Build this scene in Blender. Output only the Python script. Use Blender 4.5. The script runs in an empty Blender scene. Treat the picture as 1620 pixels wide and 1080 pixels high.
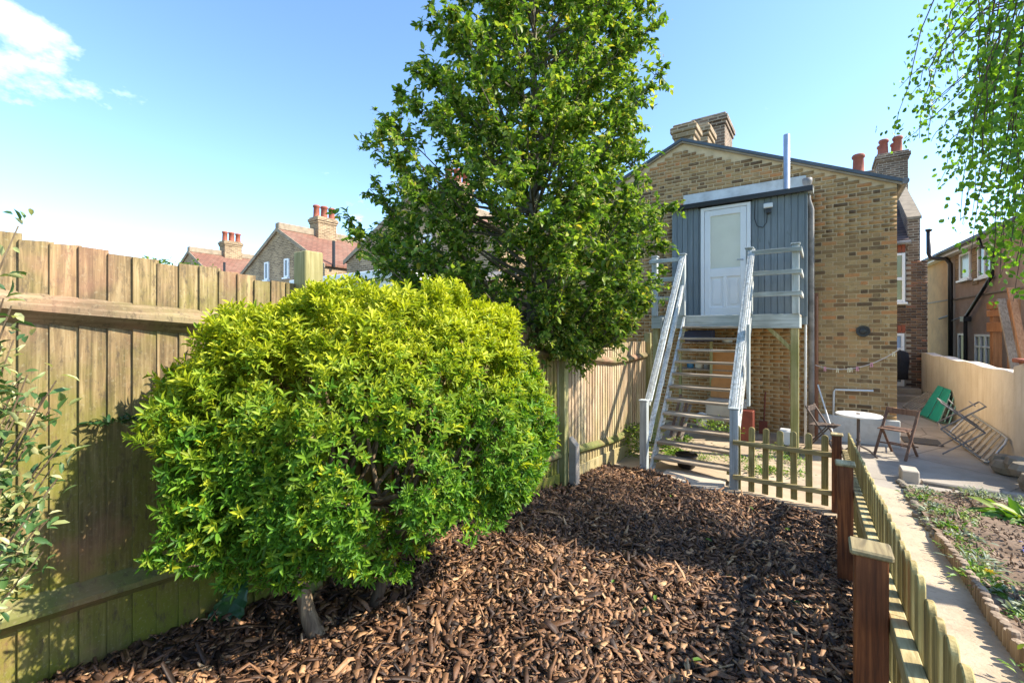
import bpy, bmesh, math, random
import numpy as np
from mathutils import Vector, Matrix
R = math.radians
random.seed(7); rng = np.random.default_rng(7)
scene = bpy.context.scene
C = scene.collection

# ------------------------------------------------------------ camera, sky, sun, exposure
CAMH = 2.0
cam_d = bpy.data.cameras.new('camera'); cam = bpy.data.objects.new('camera', cam_d); C.objects.link(cam)
cam.location = (0, 0, CAMH); cam.rotation_euler = (R(90), 0, R(35))
cam_d.sensor_width = 36; cam_d.lens = 700/1620*36; cam_d.shift_y = -18/1620
cam_d.clip_start = 0.02; cam_d.clip_end = 2000
scene.camera = cam
SUN_EL, SUN_AZ = R(42), R(66)          # azimuth clockwise from +Y
sdir = Vector((math.sin(SUN_AZ)*math.cos(SUN_EL), math.cos(SUN_AZ)*math.cos(SUN_EL), math.sin(SUN_EL)))
world = bpy.data.worlds.new('World'); scene.world = world; world.use_nodes = True
wn = world.node_tree; wn.nodes.clear()
def wnode(t, **k):
    n = wn.nodes.new(t)
    for a, b in k.items(): setattr(n, a, b)
    return n
sky = wnode('ShaderNodeTexSky', sky_type='NISHITA', sun_disc=False, sun_elevation=SUN_EL, sun_rotation=SUN_AZ)
sky.air_density = 1.0; sky.dust_density = 0.4; sky.ozone_density = 2.6
bg = wnode('ShaderNodeBackground'); bg.inputs['Strength'].default_value = 0.13
wo = wnode('ShaderNodeOutputWorld')
# scattered wisps of cloud in the sky
tc = wnode('ShaderNodeTexCoord')
cdir = Vector((-1.48, 0.165, 0.635)).normalized()
vm = wnode('ShaderNodeVectorMath', operation='DISTANCE'); vm.inputs[1].default_value = cdir
mp = wnode('ShaderNodeMapping'); mp.inputs['Scale'].default_value = (1, 1.3, 2.2)
nz = wnode('ShaderNodeTexNoise'); nz.inputs['Scale'].default_value = 5.0; nz.inputs['Detail'].default_value = 8; nz.inputs['Roughness'].default_value = .6
wr = wnode('ShaderNodeMapRange'); wr.inputs[1].default_value = .095; wr.inputs[2].default_value = .02; wr.inputs[3].default_value = 0; wr.inputs[4].default_value = .30
ad = wnode('ShaderNodeMath', operation='ADD')
rp = wnode('ShaderNodeMapRange'); rp.inputs[1].default_value = .66; rp.inputs[2].default_value = .90; rp.inputs[3].default_value = 0; rp.inputs[4].default_value = .85
mx = wnode('ShaderNodeMixRGB'); mx.inputs[2].default_value = (7.0, 7.2, 7.6, 1)
L = wn.links.new
L(tc.outputs['Generated'], vm.inputs[0]); L(tc.outputs['Generated'], mp.inputs[0]); L(mp.outputs[0], nz.inputs['Vector'])
L(vm.outputs['Value'], wr.inputs[0]); L(nz.outputs['Fac'], ad.inputs[0]); L(wr.outputs[0], ad.inputs[1])
L(ad.outputs[0], rp.inputs[0]); L(rp.outputs[0], mx.inputs[0]); hs = wnode('ShaderNodeHueSaturation'); hs.inputs['Saturation'].default_value = 1.08; L(sky.outputs[0], hs.inputs['Color']); L(hs.outputs[0], mx.inputs[1])
L(mx.outputs[0], bg.inputs['Color']); L(bg.outputs[0], wo.inputs[0])
sl = bpy.data.lights.new('sun', 'SUN'); sun = bpy.data.objects.new('sun', sl); C.objects.link(sun)
sl.energy = 3.4; sl.angle = R(.5); sl.color = (1, .91, .76)
sun.rotation_euler = sdir.to_track_quat('Z', 'Y').to_euler()
vs = scene.view_settings; vs.view_transform = 'Standard'; vs.look = 'None'; vs.gamma = 1; vs.exposure = 1.6
scene.render.engine = 'CYCLES'

# ------------------------------------------------------------ helpers
def smooth(a, b, t):
    t = np.clip((t-a)/(b-a), 0, 1); return t*t*(3-2*t)
def gz(y):                       # the garden falls towards the house
    return np.clip(.54-.09*(np.asarray(y, float)-.44), 0, .62)

class MB:
    def __init__(s): s.v = []; s.f = []
    def poly(s, vs, fs):
        o = len(s.v); s.v += [tuple(p) for p in vs]; s.f += [tuple(i+o for i in f) for f in fs]; return s
    def box(s, x0, x1, y0, y1, z0, z1):
        return s.poly([(x0,y0,z0),(x1,y0,z0),(x1,y1,z0),(x0,y1,z0),(x0,y0,z1),(x1,y0,z1),(x1,y1,z1),(x0,y1,z1)],
            [(3,2,1,0),(4,5,6,7),(0,1,5,4),(1,2,6,5),(2,3,7,6),(3,0,4,7)])
    def obox(s, c, ax, ay, az):      # centre, three half axes
        c, ax, ay, az = map(Vector, (c, ax, ay, az))
        return s.poly([c-ax-ay-az, c+ax-ay-az, c+ax+ay-az, c-ax+ay-az, c-ax-ay+az, c+ax-ay+az, c+ax+ay+az, c-ax+ay+az],
            [(3,2,1,0),(4,5,6,7),(0,1,5,4),(1,2,6,5),(2,3,7,6),(3,0,4,7)])
    def bar(s, p, q, w, h, up=(0,0,1)):   # rectangular bar from p to q
        p, q = Vector(p), Vector(q); d = (q-p); l = d.length; d.normalize(); up = Vector(up)
        sd = d.cross(up); sd = sd.normalized() if sd.length > 1e-5 else Vector((1,0,0)); u = sd.cross(d)
        return s.obox((p+q)/2, d*l/2, sd*w/2, u*h/2)
    def prism(s, pts, d):            # closed polygon pts extruded by vector d
        n = len(pts); d = Vector(d); a = [Vector(p) for p in pts]
        return s.poly(a+[p+d for p in a], [tuple(range(n))[::-1], tuple(range(n, 2*n))]+[(i, (i+1)%n, n+(i+1)%n, n+i) for i in range(n)])
    def tube(s, pts, r, n=8, cap=True):
        pts = [Vector(p) for p in pts]; m = len(pts); rs = r if hasattr(r, '__len__') else [r]*m
        vs, fs = [], []; prev = None
        for i, p in enumerate(pts):
            d = (pts[min(i+1, m-1)]-pts[max(i-1, 0)]).normalized()
            ref = prev if prev is not None else (Vector((0,0,1)) if abs(d.z) < .9 else Vector((1,0,0)))
            a = ref-d*ref.dot(d); a = a.normalized() if a.length > 1e-4 else d.orthogonal().normalized()
            b = d.cross(a); prev = a
            for k in range(n):
                t = 2*math.pi*k/n; vs.append(p+(a*math.cos(t)+b*math.sin(t))*rs[i])
        for i in range(m-1):
            for k in range(n):
                fs.append((i*n+k, i*n+(k+1)%n, (i+1)*n+(k+1)%n, (i+1)*n+k))
        if cap: fs += [tuple(range(n))[::-1], tuple(range((m-1)*n, m*n))]
        return s.poly(vs, fs)
    def lathe(s, c, prof, n=20):
        vs, fs = [], []; m = len(prof)
        for r, z in prof:
            for k in range(n):
                t = 2*math.pi*k/n; vs.append((c[0]+r*math.cos(t), c[1]+r*math.sin(t), c[2]+z))
        for i in range(m-1):
            for k in range(n): fs.append((i*n+k, i*n+(k+1)%n, (i+1)*n+(k+1)%n, (i+1)*n+k))
        fs += [tuple(range(n))[::-1], tuple(range((m-1)*n, m*n))]
        return s.poly(vs, fs)
    def mesh(s, name, mat, bevel=0, smoothed=False):
        me = bpy.data.meshes.new(name); me.from_pydata(s.v, [], s.f); me.materials.append(mat)
        bm = bmesh.new(); bm.from_mesh(me); bmesh.ops.recalc_face_normals(bm, faces=bm.faces)
        if bevel: bmesh.ops.bevel(bm, geom=bm.edges, offset=bevel, segments=1, affect='EDGES', clamp_overlap=True)
        bm.to_mesh(me); bm.free()
        if smoothed: me.polygons.foreach_set('use_smooth', [True]*len(me.polygons))
        return me
    def build(s, name, mat, parent=None, bevel=0, smoothed=False):
        return link(name, s.mesh(name, mat, bevel, smoothed), parent)

def link(name, me, parent=None, mw=None):
    o = bpy.data.objects.new(name, me); C.objects.link(o)
    if parent is not None:
        o.parent = parent; o.matrix_parent_inverse = Matrix.Translation(-rootloc(parent))
    if mw is not None: o.matrix_basis = mw
    return o
ROOT = {}
def rootloc(o):
    return ROOT.get(o.name, Vector((0,0,0)))
def thing(name, label, cat, loc=(0,0,0), group=None):
    o = bpy.data.objects.new(name, None); C.objects.link(o); o.location = loc; o.empty_display_size = .1
    ROOT[o.name] = Vector(loc); return tag(o, label, cat, group)
def tag(o, label=None, cat=None, group=None, kind=None):
    if label: o['label'] = label
    if cat: o['category'] = cat
    if group: o['group'] = group
    if kind: o['kind'] = kind
    return o
def npmesh(name, V, T, mat, attrs=None, parent=None):
    V = np.asarray(V, np.float32).reshape(-1, 3); T = np.asarray(T, np.int32).reshape(-1, 3)
    me = bpy.data.meshes.new(name); me.vertices.add(len(V)); me.loops.add(T.size); me.polygons.add(len(T))
    me.vertices.foreach_set('co', V.ravel()); me.loops.foreach_set('vertex_index', T.ravel())
    me.polygons.foreach_set('loop_start', np.arange(0, T.size, 3, dtype=np.int32))
    me.polygons.foreach_set('loop_total', np.full(len(T), 3, np.int32))
    for k, a in (attrs or {}).items():
        at = me.attributes.new(k, 'FLOAT', 'POINT'); at.data.foreach_set('value', np.asarray(a, np.float32))
    me.update(calc_edges=True); me.materials.append(mat)
    return link(name, me, parent)
def norm(a): return a/np.maximum(np.linalg.norm(a, axis=-1, keepdims=True), 1e-9)

# ------------------------------------------------------------ materials
class NT:
    def __init__(s, name):
        s.m = bpy.data.materials.new(name); s.m.use_nodes = True; s.t = s.m.node_tree; s.t.nodes.clear()
        s.out = s.n('ShaderNodeOutputMaterial')
    def n(s, t, ins=None, **k):
        x = s.t.nodes.new(t)
        for a, b in k.items(): setattr(x, a, b)
        for a, b in (ins or {}).items(): s.set(x.inputs[a], b)
        return x
    def set(s, sock, b):
        if isinstance(b, bpy.types.NodeSocket): s.t.links.new(b, sock)
        else: sock.default_value = b
    def noise(s, vec, scale, detail=4, rough=.55, dist=0):
        return s.n('ShaderNodeTexNoise', {'Vector': vec, 'Scale': scale, 'Detail': detail, 'Roughness': rough, 'Distortion': dist}).outputs['Fac']
    def ramp(s, fac, stops):
        r = s.n('ShaderNodeValToRGB', {'Fac': fac}); e = r.color_ramp.elements
        while len(e) < len(stops): e.new(.5)
        for i, (p, c) in enumerate(stops): e[i].position = p; e[i].color = (*c, 1)
        return r.outputs['Color']
    def mix(s, fac, a, b, blend='MIX'):
        f = lambda c: (*c, 1) if isinstance(c, tuple) and len(c) == 3 else c
        return s.n('ShaderNodeMixRGB', {0: fac, 1: f(a), 2: f(b)}, blend_type=blend).outputs[0]
    def math(s, op, a, b=0., clamp=False):
        return s.n('ShaderNodeMath', {0: a, 1: b}, operation=op, use_clamp=clamp).outputs[0]
    def mrange(s, v, a, b, c=0., d=1.):
        return s.n('ShaderNodeMapRange', {0: v, 1: a, 2: b, 3: c, 4: d}).outputs[0]
    def coord(s, scale=(1,1,1), rnd=True):
        tc = s.n('ShaderNodeTexCoord').outputs['Object']
        if rnd:
            oi = s.n('ShaderNodeObjectInfo').outputs['Random']
            off = s.math('MULTIPLY', oi, 37.)
            tc = s.n('ShaderNodeVectorMath', {0: tc, 1: off}, operation='ADD').outputs[0]
        return s.n('ShaderNodeMapping', {'Vector': tc, 'Scale': scale}).outputs[0]
    def rnd(s):
        a = s.n('ShaderNodeObjectInfo').outputs['Random']; b = s.n('ShaderNodeNewGeometry').outputs['Random Per Island']
        return s.math('FRACT', s.math('ADD', a, b))
    def bump(s, h, strength=.3, dist=.01):
        return s.n('ShaderNodeBump', {'Height': h, 'Strength': strength, 'Distance': dist}).outputs[0]
    def bsdf(s, col, rough=.7, normal=None, **k):
        ins = {'Base Color': (*col, 1) if isinstance(col, tuple) else col, 'Roughness': rough}
        if normal is not None: ins['Normal'] = normal
        ins.update(k)
        b = s.n('ShaderNodeBsdfPrincipled', ins); s.t.links.new(b.outputs[0], s.out.inputs[0]); return s.m

def m_wood(name, cols, axis='z', rough=.75, algae=None, zalg=None, k=1.0, bump=.35, alg_amt=1.0, lichen=False):
    t = NT(name); st = {'z': (34, 34, 1.6), 'y': (34, 1.6, 34), 'x': (1.6, 34, 34)}[axis]
    v = t.coord(tuple(a*k for a in st)); g = t.noise(v, 1.0, 6, .6, .4)
    v2 = t.coord((1,1,1)); b = t.noise(v2, 2.2, 4)
    h = t.rnd()
    gg = t.mrange(g, .34, .66)
    col = t.ramp(t.math('ADD', t.math('MULTIPLY', gg, .68), t.math('MULTIPLY', h, .32)), [(.15, cols[0]), (.5, cols[1]), (.85, cols[2])])
    kn = t.mrange(t.noise(t.coord(tuple(a*.22*k+1.2 for a in st)), 1.6, 2, .5, 1.2), .68, .78, 0, .75); col = t.mix(kn, col, tuple(x*.4 for x in cols[0]))
    col = t.mix(t.mrange(b, .42, .66, 0, .6), col, cols[0])
    if algae:
        w = t.n('ShaderNodeNewGeometry').outputs['Position']; z = t.n('ShaderNodeSeparateXYZ', {0: w}).outputs[2]
        zz = t.math('ADD', t.mrange(z, zalg[0], zalg[1], 1, 0), t.math('MULTIPLY', t.math('SUBTRACT', t.noise(w, 2.6, 5, .65), .5), 2.4))
        zz = t.math('ADD', zz, t.math('MULTIPLY', t.math('SUBTRACT', h, .5), .5))
        col = t.mix(t.math('MULTIPLY', t.math('MULTIPLY', zz, 1.0, True), alg_amt), col, algae)
    if lichen:
        w = t.n('ShaderNodeNewGeometry').outputs['Position']
        sp = t.mrange(t.noise(w, 70, 6, .75), .56, .68, 0, .45)
        col = t.mix(sp, col, (.36, .32, .20)); sp2 = t.mrange(t.noise(t.n('ShaderNodeMapping', {'Vector': w, 'Scale': (1,1,.35)}).outputs[0], 34, 7, .8), .52, .64, 0, .8); col = t.mix(sp2, col, (.075, .052, .028))
        col = t.mix(t.mrange(t.noise(w, 3.1, 3), .52, .68, 0, .35), col, (.42, .19, .12))
    return t.bsdf(col, rough, t.bump(g, bump, .006))
def m_leaf(name, stops, trans=.35, rough=.42, attr=None, attrcol=None, spec=.5):
    t = NT(name); h = t.n('ShaderNodeNewGeometry').outputs['Random Per Island']
    col = t.ramp(h, stops)
    if attr:
        a = t.n('ShaderNodeAttribute', attribute_name=attr).outputs['Fac']; col = t.mix(a, col, attrcol)
    p = t.n('ShaderNodeBsdfPrincipled', {'Base Color': col, 'Roughness': rough, 'Specular IOR Level': spec})
    tr = t.n('ShaderNodeBsdfTranslucent', {'Color': t.mix(1.0, col, (1.25, 1.3, .55), 'MULTIPLY')})
    ms = t.n('ShaderNodeMixShader', {0: trans, 1: p.outputs[0], 2: tr.outputs[0]}); t.t.links.new(ms.outputs[0], t.out.inputs[0])
    return t.m
def m_plain(name, col, rough=.6, var=.25, scale=6, bump=.15, dirt=None, **k):
    t = NT(name); v = t.coord(); n = t.noise(v, scale, 6, .6); n2 = t.noise(v, scale*9, 3)
    d = tuple(c*(1-var) for c in col); l = tuple(min(1, c*(1+var*.6)) for c in col)
    c = t.ramp(n, [(.3, d), (.55, col), (.75, l)])
    if dirt: c = t.mix(t.mrange(t.noise(v, scale*.7, 7, .7), .5, .75, 0, .7), c, dirt)
    return t.bsdf(c, rough, t.bump(n2, bump, .004), **k)
def m_brick():
    t = NT('stock brick'); h = t.rnd(); v = t.coord(); n = t.noise(v, 18, 5, .65)
    c = t.ramp(h, [(0, (.11,.066,.034)), (.12, (.21,.125,.055)), (.32, (.34,.21,.09)), (.6, (.42,.265,.115)), (.82, (.47,.31,.14)), (.92, (.48,.235,.09)), (1, (.53,.225,.08))])
    w = t.n('ShaderNodeNewGeometry').outputs['Position']
    c = t.mix(t.mrange(t.noise(w, 1.3, 4), .5, .72, 0, .5), c, (.42,.21,.08)); c = t.mix(t.mrange(n, .5, .75, 0, .35), c, (.17,.11,.06))
    c = t.mix(t.mrange(t.noise(w, 4.2, 5, .7), .55, .75, 0, .55), c, (.50,.37,.19))
    sx = t.n('ShaderNodeSeparateXYZ', {0: w}); un = t.math('MULTIPLY', t.math('LESS_THAN', sx.outputs[2], 2.3), t.math('LESS_THAN', sx.outputs[0], -.28))
    c = t.mix(t.math('MULTIPLY', un, t.mrange(t.noise(w, 2.2, 3), .35, .6, .25, .8)), c, (.46,.225,.07))
    return t.bsdf(c, .88, t.bump(n, .5, .006))
def m_brick_tex(name, a, b, mortar, sc=1.0):
    t = NT(name); w = t.n('ShaderNodeTexCoord').outputs['Object']
    q = t.n('ShaderNodeSeparateXYZ', {0: w}); vv = t.n('ShaderNodeCombineXYZ', {0: t.math('ADD', q.outputs[0], q.outputs[1]), 1: q.outputs[2], 2: 0.}).outputs[0]
    br = t.n('ShaderNodeTexBrick', {'Vector': vv, 'Color1': (*a,1), 'Color2': (*b,1), 'Mortar': (*mortar,1), 'Scale': 1.0, 'Mortar Size': .011, 'Brick Width': .225, 'Row Height': .075})
    c = t.mix(t.mrange(t.noise(w, 1.5, 5), .4, .7, 0, .5), br.outputs['Color'], tuple(x*.6 for x in a))
    return t.bsdf(c, .9, t.bump(br.outputs['Fac'], -.4, .01))
def m_tiles(name, a, b):
    t = NT(name); w = t.n('ShaderNodeTexCoord').outputs['Object']; q = t.n('ShaderNodeSeparateXYZ', {0: w})
    vv = t.n('ShaderNodeCombineXYZ', {0: q.outputs[1], 1: t.math('MULTIPLY', q.outputs[2], 1.), 2: 0.}).outputs[0]
    br = t.n('ShaderNodeTexBrick', {'Vector': vv, 'Color1': (*a,1), 'Color2': (*b,1), 'Mortar': (*tuple(x*.35 for x in a),1), 'Scale': 1.0, 'Mortar Size': .012, 'Brick Width': .25, 'Row Height': .1})
    c = t.mix(t.mrange(t.noise(w, 1.1, 6, .65), .45, .75, 0, .45), br.outputs['Color'], (.30,.22,.15))
    return t.bsdf(c, .85, t.bump(br.outputs['Fac'], -.6, .02))
def m_glass(name, col, rough=.08):
    t = NT(name); v = t.coord(); n = t.noise(v, 2.5, 4)
    return t.bsdf(t.mix(n, col, tuple(min(1, x*1.35) for x in col)), rough, **{'Specular IOR Level': .8})

M = {}
M['fence'] = m_wood('weathered fence wood', [(.09,.06,.026), (.27,.18,.082), (.43,.32,.165)], 'z', algae=(.15,.155,.012), zalg=(.5, 2.3), alg_amt=1.0, lichen=True, k=1.7)
M['fence_rail'] = m_wood('weathered rail wood', [(.10,.065,.032), (.23,.15,.08), (.36,.25,.15)], 'y', algae=(.13,.145,.03), zalg=(.45, 1.9), lichen=True)
M['fence_far'] = m_wood('dry fence wood', [(.26,.17,.10), (.46,.34,.21), (.60,.48,.33)], 'z', algae=(.30,.28,.08), zalg=(-.1, 1.1), alg_amt=.5)
M['post_wood'] = m_wood('green fence post wood', [(.22,.19,.07), (.40,.34,.16), (.52,.46,.27)], 'z', algae=(.16,.17,.03), zalg=(.3, 2.3), alg_amt=.6)
M['picket'] = m_wood('treated picket wood', [(.19,.135,.04), (.38,.285,.10), (.56,.45,.19)], 'z', k=1.9, algae=(.24,.25,.08), zalg=(.1,1.3), alg_amt=.3)
M['picket_rail'] = m_wood('treated rail wood', [(.24,.18,.07), (.42,.33,.15), (.58,.48,.25)], 'y', k=1.8)
M['picket_rail_x'] = m_wood('treated cross rail wood', [(.22,.17,.06), (.40,.31,.13), (.52,.42,.20)], 'x', k=.9)
M['brown_post'] = m_wood('brown stained post', [(.045,.014,.006), (.17,.048,.014), (.31,.105,.032)], 'z', rough=.6, bump=.8, k=1.9)
M['cap'] = m_wood('green post cap', [(.20,.15,.07), (.34,.27,.13), (.46,.39,.21)], 'y')
M['grey'] = m_wood('worn grey paint', [(.24,.26,.25), (.40,.44,.44), (.54,.58,.58)], 'z', rough=.6, bump=.2)
M['grey_x'] = m_wood('worn grey paint beam', [(.22,.235,.21), (.38,.42,.41), (.50,.54,.53)], 'x', rough=.6, bump=.25)
M['grey_y'] = m_wood('worn grey paint rail', [(.28,.28,.25), (.48,.51,.50), (.66,.69,.69)], 'y', rough=.6, bump=.25)
M['tread'] = m_wood('weathered tread wood', [(.22,.165,.11), (.40,.33,.245), (.56,.49,.39)], 'x')
M['cladding'] = m_wood('slate grey cladding paint', [(.14,.17,.185), (.175,.21,.23), (.21,.245,.265)], 'z', rough=.55, bump=.12)
M['white'] = m_plain('white upvc', (.80,.81,.82), .35, .04, 3, .03)
M['whitepaint'] = m_plain('white weathered render', (.62,.60,.55), .8, .2, 4, .3, dirt=(.34,.28,.2))
M['glass_frost'] = m_glass('obscured glass', (.62,.61,.52), .07)
M['glass'] = m_glass('window glass', (.10,.12,.13), .05)
M['glass_green'] = m_glass('obscured green glass', (.20,.24,.14), .2)
M['glass_blue'] = m_glass('sky blue glass', (.16,.27,.48), .1)
M['brick'] = m_brick()
M['mortar'] = m_plain('mortar', (.62,.47,.28), .95, .15, 6, .4, dirt=(.48,.33,.175))
M['brick_far'] = m_brick_tex('far stock brick', (.16,.105,.055), (.40,.28,.15), (.46,.36,.24))
M['brick_dark'] = m_brick_tex('dark stack brick', (.10,.065,.045), (.27,.175,.11), (.40,.33,.24))
t = NT('dark brown brick'); h = t.rnd(); v = t.coord(); c = t.ramp(h, [(0,(.07,.045,.035)), (.5,(.135,.085,.06)), (.85,(.19,.12,.08)), (1,(.28,.12,.07))])
M['brick_brown'] = t.bsdf(c, .9, t.bump(t.noise(v, 20), .4, .005))
M['mortar_dark'] = m_plain('pale mortar', (.36,.30,.23), .95, .2, 6, .3)
M['brick_red'] = m_plain('red arch brick', (.30,.085,.045), .85, .3, 20, .3)
M['slate'] = m_plain('blue grey slate', (.075,.095,.115), .6, .35, 3, .2)
M['tile_dark'] = m_tiles('dark roof tiles', (.085,.055,.05), (.13,.085,.07))
M['tile_red'] = m_tiles('red roof tiles', (.27,.125,.08), (.21,.095,.06))
M['coping'] = m_plain('stone coping', (.31,.25,.175), .9, .35, 5, .4)
M['pot'] = m_plain('terracotta pot', (.33,.10,.06), .8, .3, 5, .2)
M['lead'] = m_plain('pale lead flashing', (.55,.57,.56), .55, .3, 3, .25, dirt=(.33,.31,.26))
M['zinc'] = m_plain('galvanised steel', (.46,.50,.54), .35, .2, 4, .1, Metallic=.7)
M['blackplastic'] = m_plain('black plastic', (.022,.022,.024), .4, .3, 5, .05)
M['greypipe'] = m_plain('old grey pipe', (.20,.19,.19), .6, .5, 5, .2, dirt=(.45,.42,.38))
M['brownpipe'] = m_plain('brown pipe', (.26,.10,.045), .5, .3, 5, .1)
M['whitepipe'] = m_plain('white pipe', (.74,.74,.72), .45, .1, 5, .05)
t = NT('patio concrete'); w = t.coord(rnd=False); c = t.ramp(t.noise(w, .9, 7, .65), [(.3,(.22,.19,.155)), (.5,(.33,.29,.24)), (.7,(.42,.375,.31))])
vo = t.n('ShaderNodeTexVoronoi', {'Vector': t.n('ShaderNodeMapping', {'Vector': w, 'Rotation': (0,0,.2)}).outputs[0], 'Scale': .75}, feature='DISTANCE_TO_EDGE').outputs['Distance']
c = t.mix(t.mrange(vo, .012, .0, 0, .8), c, (.09,.075,.055)); c = t.mix(t.mrange(t.noise(w, 26, 6, .75), .55, .68, 0, .5), c, (.17,.14,.11))
M['concrete'] = t.bsdf(c, .9, t.bump(t.noise(w, 40, 6, .7), .5, .008))
t = NT('path concrete'); w = t.coord(rnd=False); c = t.ramp(t.noise(w, 1.6, 7, .65), [(.3,(.33,.255,.175)), (.5,(.46,.365,.26)), (.7,(.54,.44,.32))])
c = t.mix(t.mrange(t.noise(w, 30, 6, .75), .52, .68, 0, .5), c, (.25,.185,.125)); c = t.mix(t.mrange(t.noise(w, 3.4, 4, .6), .58, .7, 0, .6), c, (.22,.155,.10))
M['path'] = t.bsdf(c, .92, t.bump(t.noise(w, 45, 6, .7), .7, .01))
M['slab'] = m_plain('paving slab', (.45,.39,.31), .9, .2, 3, .3, dirt=(.30,.24,.17))
M['earth'] = m_plain('pale dry earth', (.44,.345,.24), .95, .3, 2.2, .6, dirt=(.27,.19,.12))
M['soil'] = m_plain('garden soil', (.20,.135,.09), .95, .45, 5, .9, dirt=(.32,.235,.165))
M['grass_ground'] = m_plain('rough ground', (.16,.17,.07), .95, .4, 2, .6)
M['render'] = m_plain('pebbledash render', (.46,.345,.265), .95, .2, 2.0, .8, dirt=(.30,.20,.14))
M['render_sunlit'] = m_plain('sunlit-toned render', (.58,.35,.16), .95, .2, 2.0, .8, dirt=(.40,.25,.13))  # same house wall, with sunlight painted in as a brighter orange
t = NT('cream painted wall'); w = t.coord(rnd=False); st_ = t.noise(t.n('ShaderNodeMapping', {'Vector': w, 'Scale': (3,3,.35)}).outputs[0], 2.2, 7, .65)
c = t.ramp(t.noise(w, 1.2, 6, .65), [(.3,(.52,.46,.38)), (.6,(.66,.60,.52)), (.8,(.73,.68,.61))]); c = t.mix(t.mrange(st_, .5, .72, 0, .6), c, (.40,.32,.22)); c = t.mix(t.mrange(t.noise(w, 14, 6, .75), .62, .72, 0, .7), c, (.27,.20,.14))
M['gardenwall'] = t.bsdf(c, .9, t.bump(t.noise(w, 9, 6, .6), .5, .02))
M['chairwood'] = m_wood('brown chair wood', [(.11,.055,.035), (.20,.11,.07), (.30,.18,.12)], 'z')
M['chairdark'] = m_wood('dark chair wood', [(.05,.035,.03), (.10,.07,.055), (.15,.11,.09)], 'z')
M['tabletop'] = m_plain('white table top', (.78,.76,.72), .4, .08, 4, .05, dirt=(.6,.55,.47))
M['teal'] = m_plain('teal fabric', (.01,.38,.27), .5, .2, 3, .15)
M['tealtube'] = m_plain('pale teal tube', (.20,.42,.36), .4, .2, 5, .05)
M['slat'] = m_plain('grey lounger slat', (.40,.36,.30), .7, .3, 5, .1)
M['mat'] = m_plain('dark door mat', (.07,.07,.07), .95, .3, 20, .6)
M['orangeboard'] = m_plain('orange chipboard', (.50,.22,.07), .8, .15, 8, .15)
M['cardboard'] = m_plain('pale box', (.58,.52,.42), .85, .15, 4, .15)
M['blue'] = m_plain('blue plastic', (.06,.20,.36), .5, .2, 4, .05)
M['navy'] = m_plain('dark blue storage', (.03,.045,.12), .6, .3, 4, .1)
M['red'] = m_plain('rust red metal', (.24,.055,.03), .6, .3, 8, .15)
M['timber_orange'] = m_wood('orange stained timber', [(.26,.11,.045), (.42,.19,.085), (.52,.26,.125)], 'z')
M['timber_grey'] = m_wood('weathered grey timber', [(.20,.15,.11), (.34,.27,.21), (.45,.37,.30)], 'z')
M['cloth_black'] = m_plain('black cloth', (.018,.018,.022), .9, .3, 6, .3)
M['line'] = m_plain('washing line', (.60,.52,.48), .6, .1, 5, .02)
M['peg_pink'] = m_plain('pink peg', (.75,.30,.38), .5, .1, 5, .02)
M['peg_cream'] = m_plain('cream peg', (.75,.66,.45), .5, .1, 5, .02)
M['stone'] = m_plain('edging stone', (.24,.20,.15), .9, .35, 6, .5, dirt=(.18,.16,.10))
M['log'] = m_wood('log edging', [(.16,.11,.07), (.30,.22,.15), (.42,.33,.24)], 'z')
M['bark'] = m_wood('shrub bark', [(.07,.045,.025), (.17,.115,.065), (.27,.20,.12)], 'z', k=1.3, bump=.8)
M['bark_tree'] = m_wood('tree bark', [(.06,.05,.03), (.125,.105,.065), (.19,.165,.11)], 'z', bump=.6)
M['birch_bark'] = m_wood('birch bark', [(.14,.11,.09), (.45,.42,.38), (.6,.58,.54)], 'z', bump=.4)
M['birch_twig'] = m_plain('birch twig', (.075,.05,.035), .8, .3, 8, .2)
G = lambda *a: [(p, c) for p, c in a]
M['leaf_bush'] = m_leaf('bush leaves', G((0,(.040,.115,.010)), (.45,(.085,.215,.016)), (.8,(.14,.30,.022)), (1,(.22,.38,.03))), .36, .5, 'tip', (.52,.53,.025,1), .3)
M['leaf_holly'] = m_leaf('tree leaves', G((0,(.045,.10,.016)), (.4,(.115,.215,.030)), (.72,(.22,.33,.045)), (.95,(.34,.42,.07)), (1,(.55,.46,.07))), .5, .45, spec=.4)
M['catkin'] = m_leaf('pale flower tufts', G((0,(.40,.40,.10)), (1,(.62,.55,.22))), .3, .6)
M['leaf_birch'] = m_leaf('birch leaves', G((0,(.06,.15,.014)), (.5,(.14,.29,.024)), (1,(.28,.44,.035))), .58, .45)
M['leaf_var'] = m_leaf('variegated leaves', G((0,(.04,.10,.03)), (.45,(.09,.18,.05)), (.72,(.32,.36,.14)), (1,(.60,.57,.30))), .3, .4)
M['leaf_weed'] = m_leaf('weed leaves', G((0,(.06,.15,.02)), (.6,(.13,.26,.03)), (1,(.30,.36,.05))), .35, .5)
M['leaf_dark'] = m_leaf('dark leaves', G((0,(.012,.05,.015)), (1,(.03,.10,.022))), .15, .35)
M['leaf_silver'] = m_leaf('silvery leaves', G((0,(.13,.18,.12)), (1,(.34,.38,.26))), .25, .6)
M['petal_blue'] = m_leaf('blue petals', G((0,(.20,.20,.70)), (1,(.34,.34,.85))), .3, .5)
M['petal_yellow'] = m_leaf('yellow petals', G((0,(.80,.55,.02)), (1,(.85,.65,.05))), .3, .5)
t = NT('bark mulch'); h = t.n('ShaderNodeNewGeometry').outputs['Random Per Island']; v = t.coord(rnd=False)
c = t.ramp(h, [(0,(.022,.012,.008)), (.26,(.060,.029,.015)), (.5,(.14,.066,.031)), (.75,(.26,.13,.060)), (.92,(.42,.23,.11)), (1,(.58,.38,.20))])
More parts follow.
